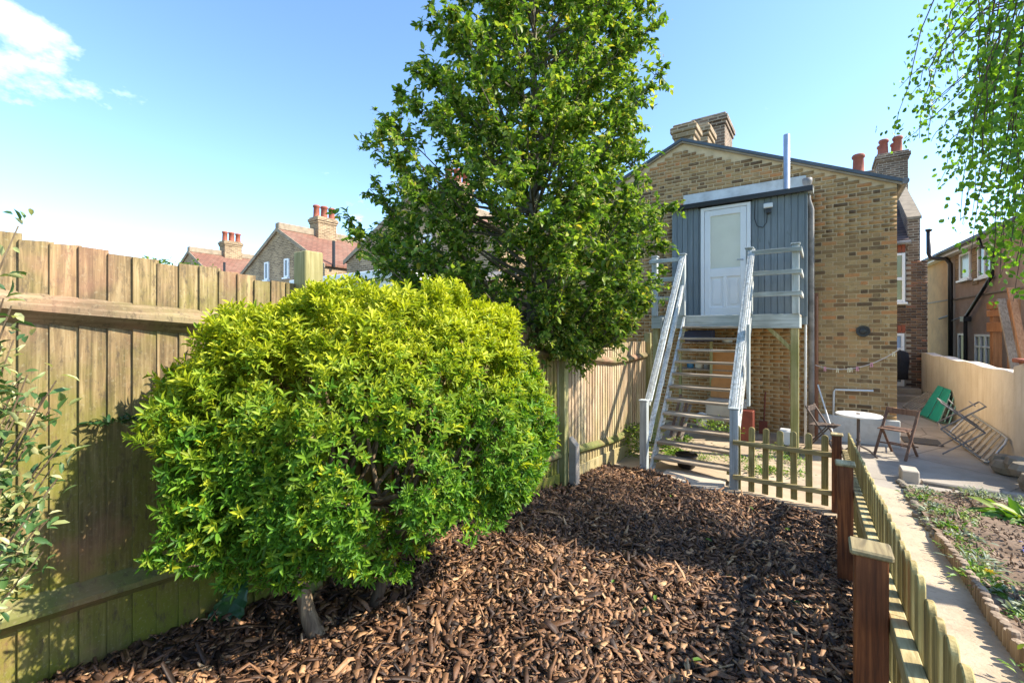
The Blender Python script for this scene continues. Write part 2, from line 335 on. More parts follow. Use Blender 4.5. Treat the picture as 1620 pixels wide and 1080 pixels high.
c = t.mix(t.mrange(t.noise(v, 60, 5), .4, .75, 0, .5), c, (.03,.02,.014)); M['mulch'] = t.bsdf(c, .62, t.bump(t.noise(v, 90, 4), .5, .004))
M['mulch_base'] = m_plain('damp mulch bed', (.035,.022,.014), .9, .5, 25, .8)
t = NT('soil clods'); h = t.n('ShaderNodeNewGeometry').outputs['Random Per Island']; M['clod'] = t.bsdf(t.ramp(h, [(0,(.10,.065,.042)), (.6,(.22,.15,.10)), (1,(.36,.27,.19))]), .95)

ORD = 'first second third fourth fifth sixth seventh eighth ninth tenth eleventh twelfth thirteenth fourteenth fifteenth sixteenth seventeenth eighteenth nineteenth twentieth twenty-first twenty-second twenty-third twenty-fourth twenty-fifth twenty-sixth twenty-seventh twenty-eighth'.split()
# ------------------------------------------------------------ ground
def sheet(name, x0, x1, y0, y1, zf, mat, step=.1, kind='structure', bumpz=0., fx=.6):
    nx = max(2, int((x1-x0)/step)+1); ny = max(2, int((y1-y0)/step)+1)
    X, Y = np.meshgrid(np.linspace(x0, x1, nx), np.linspace(y0, y1, ny)); Z = zf(X, Y)
    if bumpz:
        for k in (1.3, 2.9, 6.1, 13.): Z = Z+bumpz/k*np.sin(X*k*2.1+k)*np.cos(Y*k*1.7+1.3*k)
    V = np.stack([X, Y, Z], -1).reshape(-1, 3); i = np.arange(nx*ny).reshape(ny, nx)
    a, b, c_, d = i[:-1,:-1].ravel(), i[:-1,1:].ravel(), i[1:,1:].ravel(), i[1:,:-1].ravel()
    o = npmesh(name, V, np.concatenate([np.stack([a,b,c_],1), np.stack([a,c_,d],1)]), mat)
    o.data.polygons.foreach_set('use_smooth', [True]*len(o.data.polygons)); return tag(o, kind=kind)
sheet('ground', -600, 600, -600, 600, lambda X, Y: X*0-.06, M['grass_ground'], 300)
sheet('yard_earth', -2.75, .28, 5.2, 10.2, lambda X, Y: X*0-.012, M['earth'], .12, bumpz=.012)
sheet('patio', .2, 2.6, 6.6, 17.4, lambda X, Y: X*0+.0, M['concrete'], .4)
MULX = (-2.62, .2)
def mulch_edge(x):                     # far edge of the bark bed
    return 6.25-.32*smooth(-2.0, -1.2, x)+.25*smooth(-.9, .1, x)*0-.12*smooth(-.9,-.4,x)
def mulch_z(X, Y):
    return gz(Y)+.03*np.sin(X*2.3+.5)*np.cos(Y*1.9)+.018*np.sin(X*5.7+Y*4.1)-.10*smooth(-.25, .05, mulch_edge(X)*-1+Y)
sheet('bark_mulch_bed', -2.62, .22, -1.6, 6.35, mulch_z, M['mulch_base'], .06)
sheet('garden_path', .215, .98, -1.4, 8.2, lambda X, Y: gz(Y)-.012*smooth(7,8,Y)+.004, M['path'], .1, bumpz=.006)
def bed_z(X, Y): return gz(Y)+.055+.03*np.sin(X*3.1+1)*np.cos(Y*2.7)+.02*np.sin(X*9+Y*7)-.10*smooth(7.35, 7.7, Y)
sheet('soil_bed', .86, 3.4, .3, 7.7, bed_z, M['soil'], .05, bumpz=.012)

# bark chips: real pieces, too many to count
def chips(n, zone, zfun, Lr, Wr, name, label, mat, flat=.35, cat='mulch'):
    xs, ys = zone(n); n = len(xs); zs = zfun(xs, ys)
    l = rng.uniform(*Lr, n)*rng.choice([.45, .7, 1, 1, 1.4, 2.1], n); w = rng.uniform(*Wr, n); th = rng.uniform(.002, .006, n)
    a = rng.uniform(0, 2*np.pi, n); tilt = rng.normal(0, flat, n); roll = rng.normal(0, flat, n)
    d = np.stack([np.cos(a)*np.cos(tilt), np.sin(a)*np.cos(tilt), np.sin(tilt)], 1)
    s_ = np.stack([-np.sin(a), np.cos(a), np.zeros(n)], 1); u = np.cross(d, s_)
    s2 = s_*np.cos(roll)[:,None]+u*np.sin(roll)[:,None]; u2 = np.cross(d, s2)
    c0 = np.stack([xs, ys, zs+.004+rng.uniform(0, .018, n)+np.abs(np.sin(tilt))*l*.3], 1)
    bend = rng.normal(0, .12, n)*l
    V = []
    for (p, q, r_, kb) in ((-1,-.6,1,0),(-1,.6,1,0),(0,-1,1,1),(0,1,1,1),(1,-.5,1,0),(1,.5,1,0),(-1,-.6,-1,0),(-1,.6,-1,0),(0,-1,-1,1),(0,1,-1,1),(1,-.5,-1,0),(1,.5,-1,0)):
        jl = 1+rng.uniform(-.25, .25, n); jw = 1+rng.uniform(-.35, .35, n)
        V.append(c0+d*(p*l/2*jl)[:,None]+s2*(q*w/2*jw)[:,None]+u2*(r_*th/2+kb*bend)[:,None])
    V = np.stack(V, 1).reshape(-1, 3)
    q4 = [(0,2,3,1),(2,4,5,3),(6,7,9,8),(8,9,11,10),(0,6,8,2),(2,8,10,4),(1,3,9,7),(3,5,11,9),(0,1,7,6),(4,10,11,5)]
    T = np.array([x for a_,b_,c_,d_ in q4 for x in ((a_,b_,c_),(a_,c_,d_))])
    F = (np.arange(n)[:,None,None]*12+T[None]).reshape(-1, 3)
    return tag(npmesh(name, V, F, mat), label, cat, kind='stuff')
def zone_mulch(n):
    m = int(n*1.35); x = rng.uniform(-2.58, .20, m); t_ = rng.uniform(0, 1, m)**1.15; y = -.1+6.35*t_
    k = y < mulch_edge(x)+rng.normal(0, .05, m); return x[k][:n], y[k][:n]
chips(52000, zone_mulch, mulch_z, (.020,.070), (.009,.031), 'bark_chips', 'dark brown bark chips covering the sloping bed', M['mulch'])
chips(26000, zone_mulch, mulch_z, (.006,.02), (.003,.010), 'bark_dust', 'fine dark bark crumbs settled between the larger chips', M['mulch'])
chips(1300, zone_mulch, lambda X, Y: mulch_z(X, Y)+.012, (.05,.09), (.02,.05), 'bark_flakes', 'large flat flakes of bark lying on top of the chips', M['mulch'], .18)
def zone_soil(n):
    x = rng.uniform(.9, 3.3, n); y = .5+7.0*rng.uniform(0, 1, n); return x, y
chips(7000, zone_soil, bed_z, (.01,.035), (.01,.03), 'soil_crumbs', 'brown crumbs of dry soil over the planting bed', M['clod'], .7, 'soil')
b = MB(); b.box(-1.8, -1.02, 5.86, 6.42, -.03, .035); tag(b.build('paving_slab', M['slab'], bevel=.008), 'pale paving slab at the foot of the grey stairs', 'slab')

# ------------------------------------------------------------ closeboard fence on the left
FX = -2.6
fence = thing('closeboard_fence', 'tall weathered closeboard fence with green algae behind the round bush', 'fence', (FX, 3, 0))
def board_mesh(length, mat, seed):
    rr = random.Random(seed); w = .1
    b = MB(); x = 0
    th0, th1 = .020, .006
    j = [rr.uniform(-.006, .006) for _ in range(2)]
    b.poly([(0,0,0),(th0,0,0),(th1,w,0),(0.004,w,0),(0,0,length+j[0]),(th0,0,length+j[0]),(th1,w,length+j[1]),(.004,w,length+j[1])],
        [(3,2,1,0),(4,5,6,7),(0,1,5,4),(1,2,6,5),(2,3,7,6),(3,0,4,7)])
    return b.mesh('board', mat, .0015)
near_boards = [board_mesh(1.86, M['fence'], i) for i in range(5)]; far_boards = [board_mesh(1.80, M['fence_far'], 9+i) for i in range(5)]
y = -1.55
while y < 7.86:
    far = y > 4.6
    me = random.choice(far_boards if far else near_boards)
    z = float(gz(y+.05))-.04+random.uniform(-.008, .008)+(.0 if not far else .04)
    link('board', me, fence, Matrix.Translation((FX+random.uniform(-.002,.002), y, z)) @ Matrix.Rotation(R(random.uniform(-.15,.15)), 4, 'X') @ Matrix.Rotation(R(random.uniform(-1,1)), 4, 'Z'))
    y += .0885
for (ya, yb) in ((-1.5, 1.43), (1.55, 4.64), (4.78, 7.86)):       # triangular arris rails
    for h, s in ((1.55, .062), (.345, .062)):
        b = MB(); vs_, n = [], 7; sag = .035 if ya > 4 and h > 1 else .012
        for i in range(n):
            t_ = i/(n-1); yy = ya+(yb-ya)*t_; zc = float(gz(yy))+h-sag*4*t_*(1-t_)
            vs_ += [(FX+.014, yy, zc+s), (FX+.014+s, yy, zc+.012), (FX+.014+s, yy, zc-.012), (FX+.014, yy, zc-s)]
        fs = [(i*4+k, i*4+(k+1)%4, i*4+4+(k+1)%4, i*4+4+k) for i in range(n-1) for k in range(4)]+[(0,1,2,3), tuple(range(n*4-4, n*4))]
        b.poly(vs_, fs).build('rail', M['fence_rail'], fence)
for yy, top, w in ((-1.56, 2.5, .12), (1.49, 2.47, .115), (4.71, 1.86, .10), (7.92, 1.95, .10)):
    b = MB(); b.box(FX-.015, FX+w, yy-w/2, yy+w/2, -.1, top); b.build('post', M['post_wood'], fence, bevel=.006)
b = MB()
for i in range(2):
    ya, yb = ((1.56, 4.65), (4.77, 7.86))[i]; za, zb = float(gz(ya)), float(gz(yb))
    b = MB(); b.prism([(FX+.018, ya, za-.1), (FX+.018, yb, zb-.1), (FX+.018, yb, zb+.13), (FX+.018, ya, za+.13)], (.025, 0, 0)); b.build('gravel_board', M['fence_far' if i else 'fence'], fence, bevel=.004)
b = MB(); b.prism([(FX+.11, 4.74, 0), (FX+.21, 4.74, 0), (FX+.21, 4.74, .62), (FX+.11, 4.74, .72)], (0, .1, 0)); tag(b.build('concrete_spur', M['concrete'], bevel=.008), 'stubby grey concrete repair spur against the closeboard fence post', 'post')

# ------------------------------------------------------------ picket fence
pf = thing('picket_fence', 'low picket fence with brown stained posts beside the bark bed', 'fence', (.12, 4, 0))
def picket_mesh(seed, axis):
    rr = random.Random(seed); w, th, h, n = .068, .018, .80, 8; pr = [(-w/2, 0), (w/2, 0), (w/2, h-w*.45)]
    pr += [(w/2*math.cos(math.pi*k/n), h-w*.45+w*.45*math.sin(math.pi*k/n)) for k in range(1, n)]+[(-w/2, h-w*.45)]
    b = MB()
    if axis == 'y': b.prism([(0, p, q) for p, q in pr], (th, 0, 0))
    else: b.prism([(p, 0, q) for p, q in pr], (0, th, 0))
    return b.mesh('picket', M['picket'], .003)
pmy = [picket_mesh(i, 'y') for i in range(3)]; pmx = [picket_mesh(i, 'x') for i in range(3)]
PX = .135
y = -.55
while y < 6.02:
    if not any(abs(y-p) < .02 for p in (1.93,)):
        link('picket', random.choice(pmy), pf, Matrix.Translation((PX+.094, y, float(gz(y))+.05+random.uniform(-.008,.008))) @ Matrix.Rotation(R(random.uniform(-1.2,1.2)), 4, 'X'))
    y += .128
for (ya, yb) in ((-.6, 1.93), (1.932, 3.91), (3.912, 6.12)):
    for h in (.62, .18):
        za, zb = float(gz(ya))+h, float(gz(yb))+h
        b = MB(); b.prism([(PX+.048, ya, za-.03), (PX+.048, ya, za+.03), (PX+.093, ya, za+.03), (PX+.093, ya, za-.03)], (0, yb-ya, zb-za)); b.build('rail', M['picket_rail'], pf, bevel=.003)
for yy, hh in ((1.93, .84), (3.91, .82), (6.1, .80)):
    g = float(gz(yy)); px_ = PX
    b = MB(); b.box(px_-.045, px_+.045, yy-.045, yy+.045, g-.2, g+hh); po = b.build('post', M['brown_post'], pf, bevel=.004)
    b = MB(); a = .058; z0, z1 = g+hh, g+hh+.022
    b.box(px_-a, px_+a, yy-a, yy+a, z0, z1); b.build('cap', M['cap'], po, bevel=.006)
x = -.86
while x < .06:                                    # short run to the stair newel
    link('picket', random.choice(pmx), pf, Matrix.Translation((x, 6.155, .0+random.uniform(0,.012))) @ Matrix.Rotation(R(random.uniform(-1,1)), 4, 'Y')); x += .148
for h in (.60, .17):
    b = MB(); b.box(-.91, .09, 6.10, 6.153, h-.025, h+.025); b.build('rail', M['picket_rail_x'], pf, bevel=.003)

# ------------------------------------------------------------ house
HX, EY = -2.48, 10.0
RID, EAV, HW = 6.08, 4.53, 3.54
house = thing('brick_house', 'yellow stock brick terraced house with gabled rear wing behind the stairs', 'house', (0, 12, 0))
def topz(x): return RID-(RID-EAV)/HW*abs(x-HX)
b = MB(); b.prism([(HX-HW, EY+.01, -.1), (HX+HW-.004, EY+.01, -.1), (HX+HW-.004, EY+.01, EAV), (HX, EY+.01, RID), (HX-HW, EY+.01, EAV)], (0, 7.2, 0)); b.build('wall', M['mortar'], house)
def brick_mesh(w):
    b = MB(); b.box(-w/2, w/2, 0, .02, -.030, .030); b.f.pop(4); return b.mesh('brick', M['brick'], 0)
bm_s, bm_h = brick_mesh(.207), brick_mesh(.096)
spots = []
z, row = .04, 0
while z < RID:                                   # Flemish bond, laid from the outer corner
    xr = HX+HW-.003; k = row % 2; first = True
    while xr > HX-HW:
        w = .207 if k % 2 == 0 else .096
        xc = xr-w/2
        if topz(xc+.1)-.09 > z and topz(xc-.1)-.09 > z:
            hid = (-2.35 < xc < -.35 and 2.3 < z < 4.35)
            if not hid and not (z < .46 and xc > -.1): spots.append((xc, z, w))
        xr -= w+.017
        if first and k % 2 == 1:                 # queen closer
            if topz(xr)-.09 > z and z > .46: spots.append((xr-.024, z, .047))
            xr -= .047+.010
        k += 1; first = False
    z += .0755; row += 1
spots.sort(key=lambda s: (0 if s[0] > -.12 else 1, abs(s[1]-2.2)))
V, T = [], []
for i, (xc, zc, w) in enumerate(spots):
    yy = EY+.0+random.uniform(-.003, .003)
    if i < 300 and w > .05: link('brick', bm_s if w > .2 else bm_h, house, Matrix.Translation((xc, yy, zc)) @ Matrix.Rotation(R(random.uniform(-.5,.5)), 4, 'Y'))
    else:
        o = len(V); w0, w1, h0 = w/2-.001, w/2-random.uniform(0,.006), .030-random.uniform(0,.003)
        V += [(xc-w0,yy,zc-h0),(xc+w1,yy,zc-h0),(xc+w1,yy,zc+h0),(xc-w0,yy,zc+h0),(xc-w0,yy+.02,zc-h0),(xc+w1,yy+.02,zc-h0),(xc+w1,yy+.02,zc+h0),(xc-w0,yy+.02,zc+h0)]
        for q in ((0,1,2,3),(1,5,6,2),(4,0,3,7),(3,2,6,7),(4,5,1,0)): T += [(o+q[0],o+q[1],o+q[2]),(o+q[0],o+q[2],o+q[3])]
tag(npmesh('brickwork', V, T, M['brick'], parent=house), kind='stuff')
for s in (1, -1):                                # roof slopes of the rear wing
    b = MB(); xe, ze = HX+s*(HW+.06), EAV-.02; n = Vector(((RID-EAV), 0, HW)).normalized()
    b.prism([(HX, EY-.07, RID+.01), (xe, EY-.07, ze), (xe, EY-.07, ze+.06), (HX, EY-.07, RID+.07)], (0, 7.3, 0)); r = b.build('roof', M['slate'], house)
    b = MB(); b.prism([(HX, EY-.05, RID-.03), (xe, EY-.05, ze-.04), (xe, EY-.05, ze-.003), (HX, EY-.05, RID+.005)], (0, .05, 0)); b.build('verge', M['coping'], house)
b = MB(); b.tube([(HX+HW+.1, EY-.05, EAV+.0), (HX+HW+.1, 17, EAV)], .055, 10); b.build('gutter', M['greypipe'], house)
def stack(parent, x0, x1, y0, y1, z0, z1, mat=None, pots=(), potmat=None, name='chimney'):
    b = MB(); b.box(x0, x1, y0, y1, z0, z1-.3); b.box(x0-.035, x1+.035, y0-.035, y1+.035, z1-.3, z1-.2); b.box(x0-.07, x1+.07, y0-.07, y1+.07, z1-.2, z1-.07); b.box(x0-.02, x1+.02, y0-.02, y1+.02, z1-.07, z1)
    c = b.build(name, mat or M['brick_dark'], parent, bevel=.012)
    for (px, py, h, r) in pots:
        b = MB(); b.lathe((px, py, z1-.02), [(r, 0), (r*1.08, .05), (r*.95, .1), (r*.85, h*.8), (r*1.05, h*.84), (r*1.08, h*.93), (r*.9, h), (r*.7, h)], 14)
        b.build('chimney_pot', M['pot'], c, smoothed=True)
    return c
stack(house, HX-.2, HX+.22, 10.08, 10.5, 5.8, 6.52, M['brick_far'])
stack(house, HX-.2, HX+.3, 11.1, 11.7, 5.7, 6.85, M['brick_far'])
stack(house, HX-.28, HX+.5, 12.1, 13.2, 5.6, 7.45)
# white rendered plinth, vent, wall pipes
b = MB(); b.box(-.1, HX+HW+.035, EY-.06, EY+.02, -.05, .45); b.build('plinth', M['whitepaint'], house, bevel=.01)
b = MB(); b.lathe((0,0,0), [(.02,.03),(.05,.025),(.055,.015),(.085,.015),(.085,.04),(.1,.04),(.1,0)], 20); me = b.mesh('air_vent', M['blackplastic'])
link('air_vent', me, house, Matrix.Translation((.6, EY-.004, 1.98)) @ Matrix.Rotation(R(90), 4, 'X'))
b = MB(); b.tube([(.17, EY-.04, .40), (.18, EY-.05, .88), (.20, EY-.05, .92), (.74, EY-.05, .94)], .017, 8); b.build('waste_pipe', M['whitepipe'], house, smoothed=True)
b = MB(); b.lathe((-.21, 9.42, 4.52), [(.04,0),(.055,.03),(.075,.10),(.075,.16),(.06,.16)], 12); b.tube([(-.21, 9.42, 4.54), (-.2, 9.44, 4.3), (-.155, 9.5, 4.15), (-.15, 9.5, 0)], .045, 10); b.build('drain_pipe', M['greypipe'], house, smoothed=True)
b = MB(); b.tube([(-.085, 9.86, 2.62), (-.085, 9.86, 0)], .035, 10); b.box(-.12, -.05, 9.84, 9.93, 2.6, 2.68); b.build('drain_pipe', M['brownpipe'], house)
b = MB(); b.tube([(-.235, 9.3, 4.3), (-.235, 9.3, 0)], .02, 8); b.build('drain_pipe', M['whitepipe'], house, smoothed=True)
# main block behind, to the right of the wing
MY = 17.2
b = MB(); b.box(-6, 2.31, MY, 25, -.1, 4.6); b.box(2.0, 2.48, MY-.004, 25, -.1, 4.0); b.build('wall', M['mortar_dark'], house)
b = MB(); b.prism([(2.05, MY-.02, 4.0), (2.05, MY-.02, 5.2), (2.05, MY+.5, 5.5), (2.05, 21, 7.35), (2.05, 25, 5.0), (2.05, 25, 4.0)], (.27, 0, 0)); b.build('parapet', M['brick_dark'], house)
b = MB(); b.prism([(2.03, MY-.06, 5.2), (2.03, MY+.5, 5.5), (2.03, 21, 7.36), (2.03, 21, 7.42), (2.03, MY+.45, 5.57), (2.03, MY-.06, 5.28)], (.32, 0, 0)); b.build('coping', M['coping'], house)
b = MB(); b.prism([(-6, MY-.2, 4.55), (-6, 21, 7.15), (-6, 21, 7.2), (-6, MY-.2, 4.62)], (8.06, 0, 0)); b.build('roof', M['tile_dark'], house)
b = MB(); b.tube([(-1, MY-.22, 4.53), (2.1, MY-.22, 4.53)], .06, 10); b.build('gutter', M['greypipe'], house)
V, T = [], []; z, row = .04, 0
while z < 5.15:
    x = 1.0-(.11 if row % 2 else 0)
    while x < 2.48:
        w = .215; x1 = min(x+w, 2.478 if z < 3.98 else 2.32)
        win = (1.2 < x < 2.02 and (2.7 < z < 4.35)) or (1.0 < x < 1.97 and z < 1.95) or x1-x < .04 or (z > 4.45 and x < 2.04)
        if not win:
            o = len(V); yy = MY-.014
            V += [(x,yy,z-.032),(x1,yy,z-.032),(x1,yy,z+.032),(x,yy,z+.032),(x,yy+.02,z-.032),(x1,yy+.02,z-.032),(x1,yy+.02,z+.032),(x,yy+.02,z+.032)]
            for q in ((0,1,2,3),(1,5,6,2),(4,0,3,7),(3,2,6,7),(4,5,1,0)): T += [(o+q[0],o+q[1],o+q[2]),(o+q[0],o+q[2],o+q[3])]
        x += .226
    z += .0755; row += 1
tag(npmesh('dark_brickwork', V, T, M['brick_brown'], parent=house), kind='stuff')
def window(parent, x0, x1, y, z0, z1, glass, bars=(), mid=None, name='window'):
    fw = .07; b = MB(); b.box(x0, x0+fw, y-.05, y+.03, z0, z1); b.box(x1-fw, x1, y-.05, y+.03, z0, z1); b.box(x0+fw, x1-fw, y-.05, y+.03, z1-fw, z1); b.box(x0+fw, x1-fw, y-.05, y+.03, z0, z0+fw)
    if mid: b.box(x0+fw, x1-fw, y-.055, y+.03, mid-.045, mid+.045)
    for bx in bars: b.box(bx-.03, bx+.03, y-.045, y+.03, z0+fw, z1-fw)
    w = b.build(name, M['white'], parent, bevel=.006)
    b = MB(); b.box(x0+fw-.005, x1-fw+.005, y-.012, y-.002, z0+fw-.005, z1-fw+.005); b.build('pane', M[glass], w)
    b = MB(); b.box(x0-.05, x1+.05, y-.12, y+.02, z0-.07, z0-.003); b.build('sill', M['white'], w, bevel=.008); return w
window(house, 1.2, 1.99, MY-.02, 2.82, 4.25, 'glass_green', mid=3.5)
for i in range(9):                               # red brick flat arch
    b = MB(); b.box(1.2+i*.09, 1.28+i*.09, MY-.03, MY, 4.28, 4.5); b.build('arch_brick', M['brick_red'], house)
    b = MB(); b.box(1.2+i*.09, 1.28+i*.09, MY-.03, MY, 1.92, 2.14); b.build('arch_brick', M['brick_red'], house)
b = MB(); b.box(1.1, 1.17, MY-.09, MY, .36, 1.9); b.box(1.9, 1.97, MY-.09, MY, .36, 1.9); b.box(1.17, 1.9, MY-.09, MY, 1.83, 1.9); b.box(1.17, 1.9, MY-.09, MY, 1.42, 1.48); b.box(1.17, 1.9, MY-.07, MY, .36, .48)
d = b.build('door', M['white'], house, bevel=.006)
b = MB(); b.box(1.165, 1.905, MY-.04, MY-.03, 1.475, 1.835); b.build('transom_pane', M['glass_blue'], d)
b = MB(); b.box(1.165, 1.905, MY-.04, MY-.03, .47, 1.425); b.build('pane', M['glass'], d)
b = MB(); b.box(1.0, 2.3, 16.75, MY-.02, -.02, .34); b.box(1.0, 2.33, 16.3, 16.75, -.02, .18); b.build('doorstep', M['concrete'], house, bevel=.015)
stack(house, 1.62, 2.45, 20.4, 21.6, 5.9, 8.25, pots=[(1.82, 20.7, .6, .14), (2.2, 20.7, .62, .14), (1.82, 21.3, .6, .14), (2.2, 21.3, .6, .14)])
stack(house, .55, 1.2, 16.2, 16.8, 4.6, 6.55, pots=[(.88, 16.5, .62, .15)])
# dark coat by the kitchen door
b = MB(); vs_ = []
for k, (r, z) in enumerate([(.05,1.42),(.14,1.36),(.16,1.1),(.15,.85),(.19,.62),(.12,.6)]):
    for a in range(12):
        th_ = 2*math.pi*a/12; q = r*(1+.18*math.sin(a*2.3+k)); vs_.append((1.84+q*math.cos(th_), 16.6+.5*q*math.sin(th_), z))
b.poly(vs_, [(i*12+a, i*12+(a+1)%12, i*12+12+(a+1)%12, i*12+12+a) for i in range(5) for a in range(12)]+[tuple(range(12)), tuple(range(60, 72))])
tag(b.build('hanging_coat', M['cloth_black'], smoothed=True), 'black garment hanging by the white kitchen door', 'coat')

# ------------------------------------------------------------ clad extension on stilts with white door
PZ = 2.25
ext = thing('clad_extension', 'slate grey boarded extension raised at the top of the stairs', 'extension', (-1.3, 9.5, PZ))
b = MB(); b.box(-2.42, -.21, 9.02, EY-.012, PZ-.15, 4.32); b.build('core', M['cladding'], ext)
x = -2.43
while x < -.2:
    x1 = min(x+.098, -.19)
    if not (-1.90 < (x+x1)/2 < -1.04):
        b = MB(); b.box(x, x1-.006, 8.998, 9.018, PZ-.02, 4.34); b.build('cladding_board', M['cladding'], ext, bevel=.003)
    x += .1
b = MB(); b.box(-2.52, -.12, 8.9, 8.96, 4.33, 4.42); b.build('fascia', M['blackplastic'], ext, bevel=.006)
b = MB(); b.prism([(-2.52, 8.96, 4.345), (-2.52, EY-.02, 4.50), (-2.52, EY-.02, 4.55), (-2.52, 8.96, 4.42)], (2.4, 0, 0)); b.build('roof', M['lead'], ext)
b = MB(); b.box(-2.45, -.24, EY-.06, EY-.014, 4.56, 4.90); b.build('flashing', M['lead'], ext, bevel=.01)
b = MB(); DX0, DX1 = -1.89, -1.05
b.box(DX0-.0, DX0+.06, 8.965, 9.018, PZ, 4.31); b.box(DX1-.06, DX1, 8.965, 9.018, PZ, 4.31); b.box(DX0+.06, DX1-.06, 8.965, 9.018, 4.25, 4.31); b.build('door_frame', M['white'], ext, bevel=.005)
b = MB(); x0, x1 = DX0+.065, DX1-.065; z0, z1 = PZ+.02, 4.245
b.box(x0, x0+.10, 8.975, 9.012, z0, z1); b.box(x1-.10, x1, 8.975, 9.012, z0, z1); b.box(x0+.1, x1-.1, 8.975, 9.012, z1-.11, z1); b.box(x0+.1, x1-.1, 8.975, 9.012, z0, z0+.16); b.box(x0+.1, x1-.1, 8.975, 9.012, z0+.72, z0+.88); b.box(-1.50, -1.44, 8.975, 9.012, z0+.16, z0+.72)
d = b.build('door', M['white'], ext, bevel=.006)
b = MB(); b.box(x0+.09, x1-.09, 8.995, 9.003, z0+.87, z1-.10); b.build('pane', M['glass_frost'], d)
for (a, c_) in ((x0+.1, -1.50), (-1.44, x1-.1)):
    b = MB(); b.box(a-.005, c_+.005, 8.998, 9.006, z0+.155, z0+.725); b.box(a+.05, c_-.05, 8.986, 9.0, z0+.21, z0+.67); b.build('door_panel', M['white'], d, bevel=.006)
b = MB(); b.tube([(x1-.05, 8.975, 3.28), (x1-.05, 8.94, 3.28), (x1-.15, 8.935, 3.28)], .009, 8); b.build('door_handle', M['zinc'], d)
b = MB(); b.lathe((-.52, 9.4, 4.4), [(.075,0),(.075,.05),(.052,.06),(.052,1.12),(.048,1.13),(.044,1.0)], 16); tag(b.build('flue_pipe', M['zinc'], smoothed=True), 'tall galvanised flue pipe rising from the extension roof', 'pipe')
sec = thing('security_light', 'small security floodlight with cable beside the white door', 'light', (-.78, 8.99, 4.15))
b = MB(); b.box(-.84, -.70, 8.9, 8.95, 4.14, 4.22); b.build('lamp_head', M['whitepipe'], sec, bevel=.01)
b = MB(); b.box(-.81, -.73, 8.93, 8.998, 4.06, 4.13); b.lathe((-.77, 8.94, 4.03), [(.02,0),(.035,.02),(.035,.05)], 10); b.build('sensor', M['blackplastic'], sec, bevel=.006)
b = MB(); b.tube([(-.79, 8.992, 4.07), (-.80, 8.99, 3.9), (-.86, 8.99, 3.82), (-.95, 8.99, 3.86), (-.99, 8.99, 4.0), (-.98, 8.99, 4.32)], .006, 6); b.build('cable', M['blackplastic'], sec)

# ------------------------------------------------------------ balcony platform and stairs
bal = thing('balcony', 'grey painted timber landing with rails outside the white door', 'balcony', (-1.4, 8.5, PZ))
BL, BR, BY = -2.58, -.28, 8.2
for i in range(7):
    b = MB(); yy = BY+.03+i*.108; b.box(BL, BR, yy, yy+.102, PZ-.03, PZ); b.build('deck_board', M['tread'], bal, bevel=.003)
b = MB(); b.box(BL, BR, BY-.018, BY+.025, PZ-.22, PZ+.005); b.build('beam', M['grey_x'], bal, bevel=.005)
b = MB(); b.box(BR-.045, BR, BY+.027, 8.99, PZ-.22, PZ-.032); b.build('beam', M['grey_x'], bal, bevel=.005)
b = MB(); b.box(BL, BL+.045, BY+.027, 8.99, PZ-.22, PZ-.032); b.build('beam', M['grey_x'], bal, bevel=.005)
for i, x in enumerate((BL+.06, -2.03, -.975, BR-.055)):
    b = MB(); b.box(x-.048, x+.048, BY-.055, BY+.04, PZ+.007, PZ+1.08); p = b.build('post', M['grey'], bal, bevel=.004)
    b = MB(); b.box(x-.065, x+.065, BY-.07, BY+.055, PZ+1.081, PZ+1.105); b.build('cap', M['grey'], p, bevel=.006)
for z in (.32, .66, 1.0):
    for (xa, xb) in ((BL, -2.08), (-.93, BR+.03)):
        b = MB(); b.box(xa, xb, BY-.10, BY-.06, PZ+z-.035, PZ+z+.035); b.build('rail', M['grey_x'], bal, bevel=.004)
    for x in (BR, BL-.03):
        b = MB(); b.box(x-.005, x+.03, BY-.06, 8.97, PZ+z-.035, PZ+z+.035); b.build('rail', M['grey_y'], bal, bevel=.004)
for x in (BR-.07, BL+.06):
    b = MB(); b.box(x-.055, x+.055, BY+.03, BY+.14, -.05, PZ-.035); b.build('support_post', M['post_wood'], bal, bevel=.006)
    s = 1 if x < -1 else -1
    b = MB(); b.bar((x, BY+.085, PZ-.6), (x+s*.5, BY+.085, PZ-.06), .06, .08, (0,1,0)); b.build('brace', M['post_wood'], bal, bevel=.004)
st = thing('timber_staircase', 'steep open-tread timber stairs with worn grey rails up to the white door', 'staircase', (-1.48, 6.3, 0))
SL, SR, SY0, SY1 = -2.0, -.96, 6.28, 8.18
sl_ = PZ/(SY1-SY0)
for x in (SL, SR):
    b = MB(); b.prism([(x-.02, SY0-.04, 0), (x-.02, SY0+.17, 0), (x-.02, SY1, PZ-.25), (x-.02, SY1, PZ-.01)], (.04, 0, 0)); b.build('stringer', M['grey_y'], st, bevel=.004)
    sgn = -1 if x == SL else 1
    xn = x+sgn*.055
    b = MB(); b.box(xn-.05, xn+.05, SY0-.14, SY0-.04, -.06, 1.0); p = b.build('newel_post', M['grey'], st, bevel=.004)
    b = MB(); b.box(xn-.062, xn+.062, SY0-.152, SY0-.028, 1.001, 1.02); b.build('cap', M['grey'], p, bevel=.005)
    for dz in (.92, .42):
        xo = x-sgn*.005
        b = MB(); b.bar((xo+sgn*.03, SY0-.02, dz+.02), (xo+sgn*.03, SY1+.0, PZ+dz+.1), .045, .095); b.build('handrail', M['grey_y'], st, bevel=.004)
    b = MB(); b.bar((x+sgn*.02, SY0-.02, .99), (x+sgn*.02, SY1, PZ+1.07), .10, .025); b.build('handrail_top', M['grey_y'], st, bevel=.004)
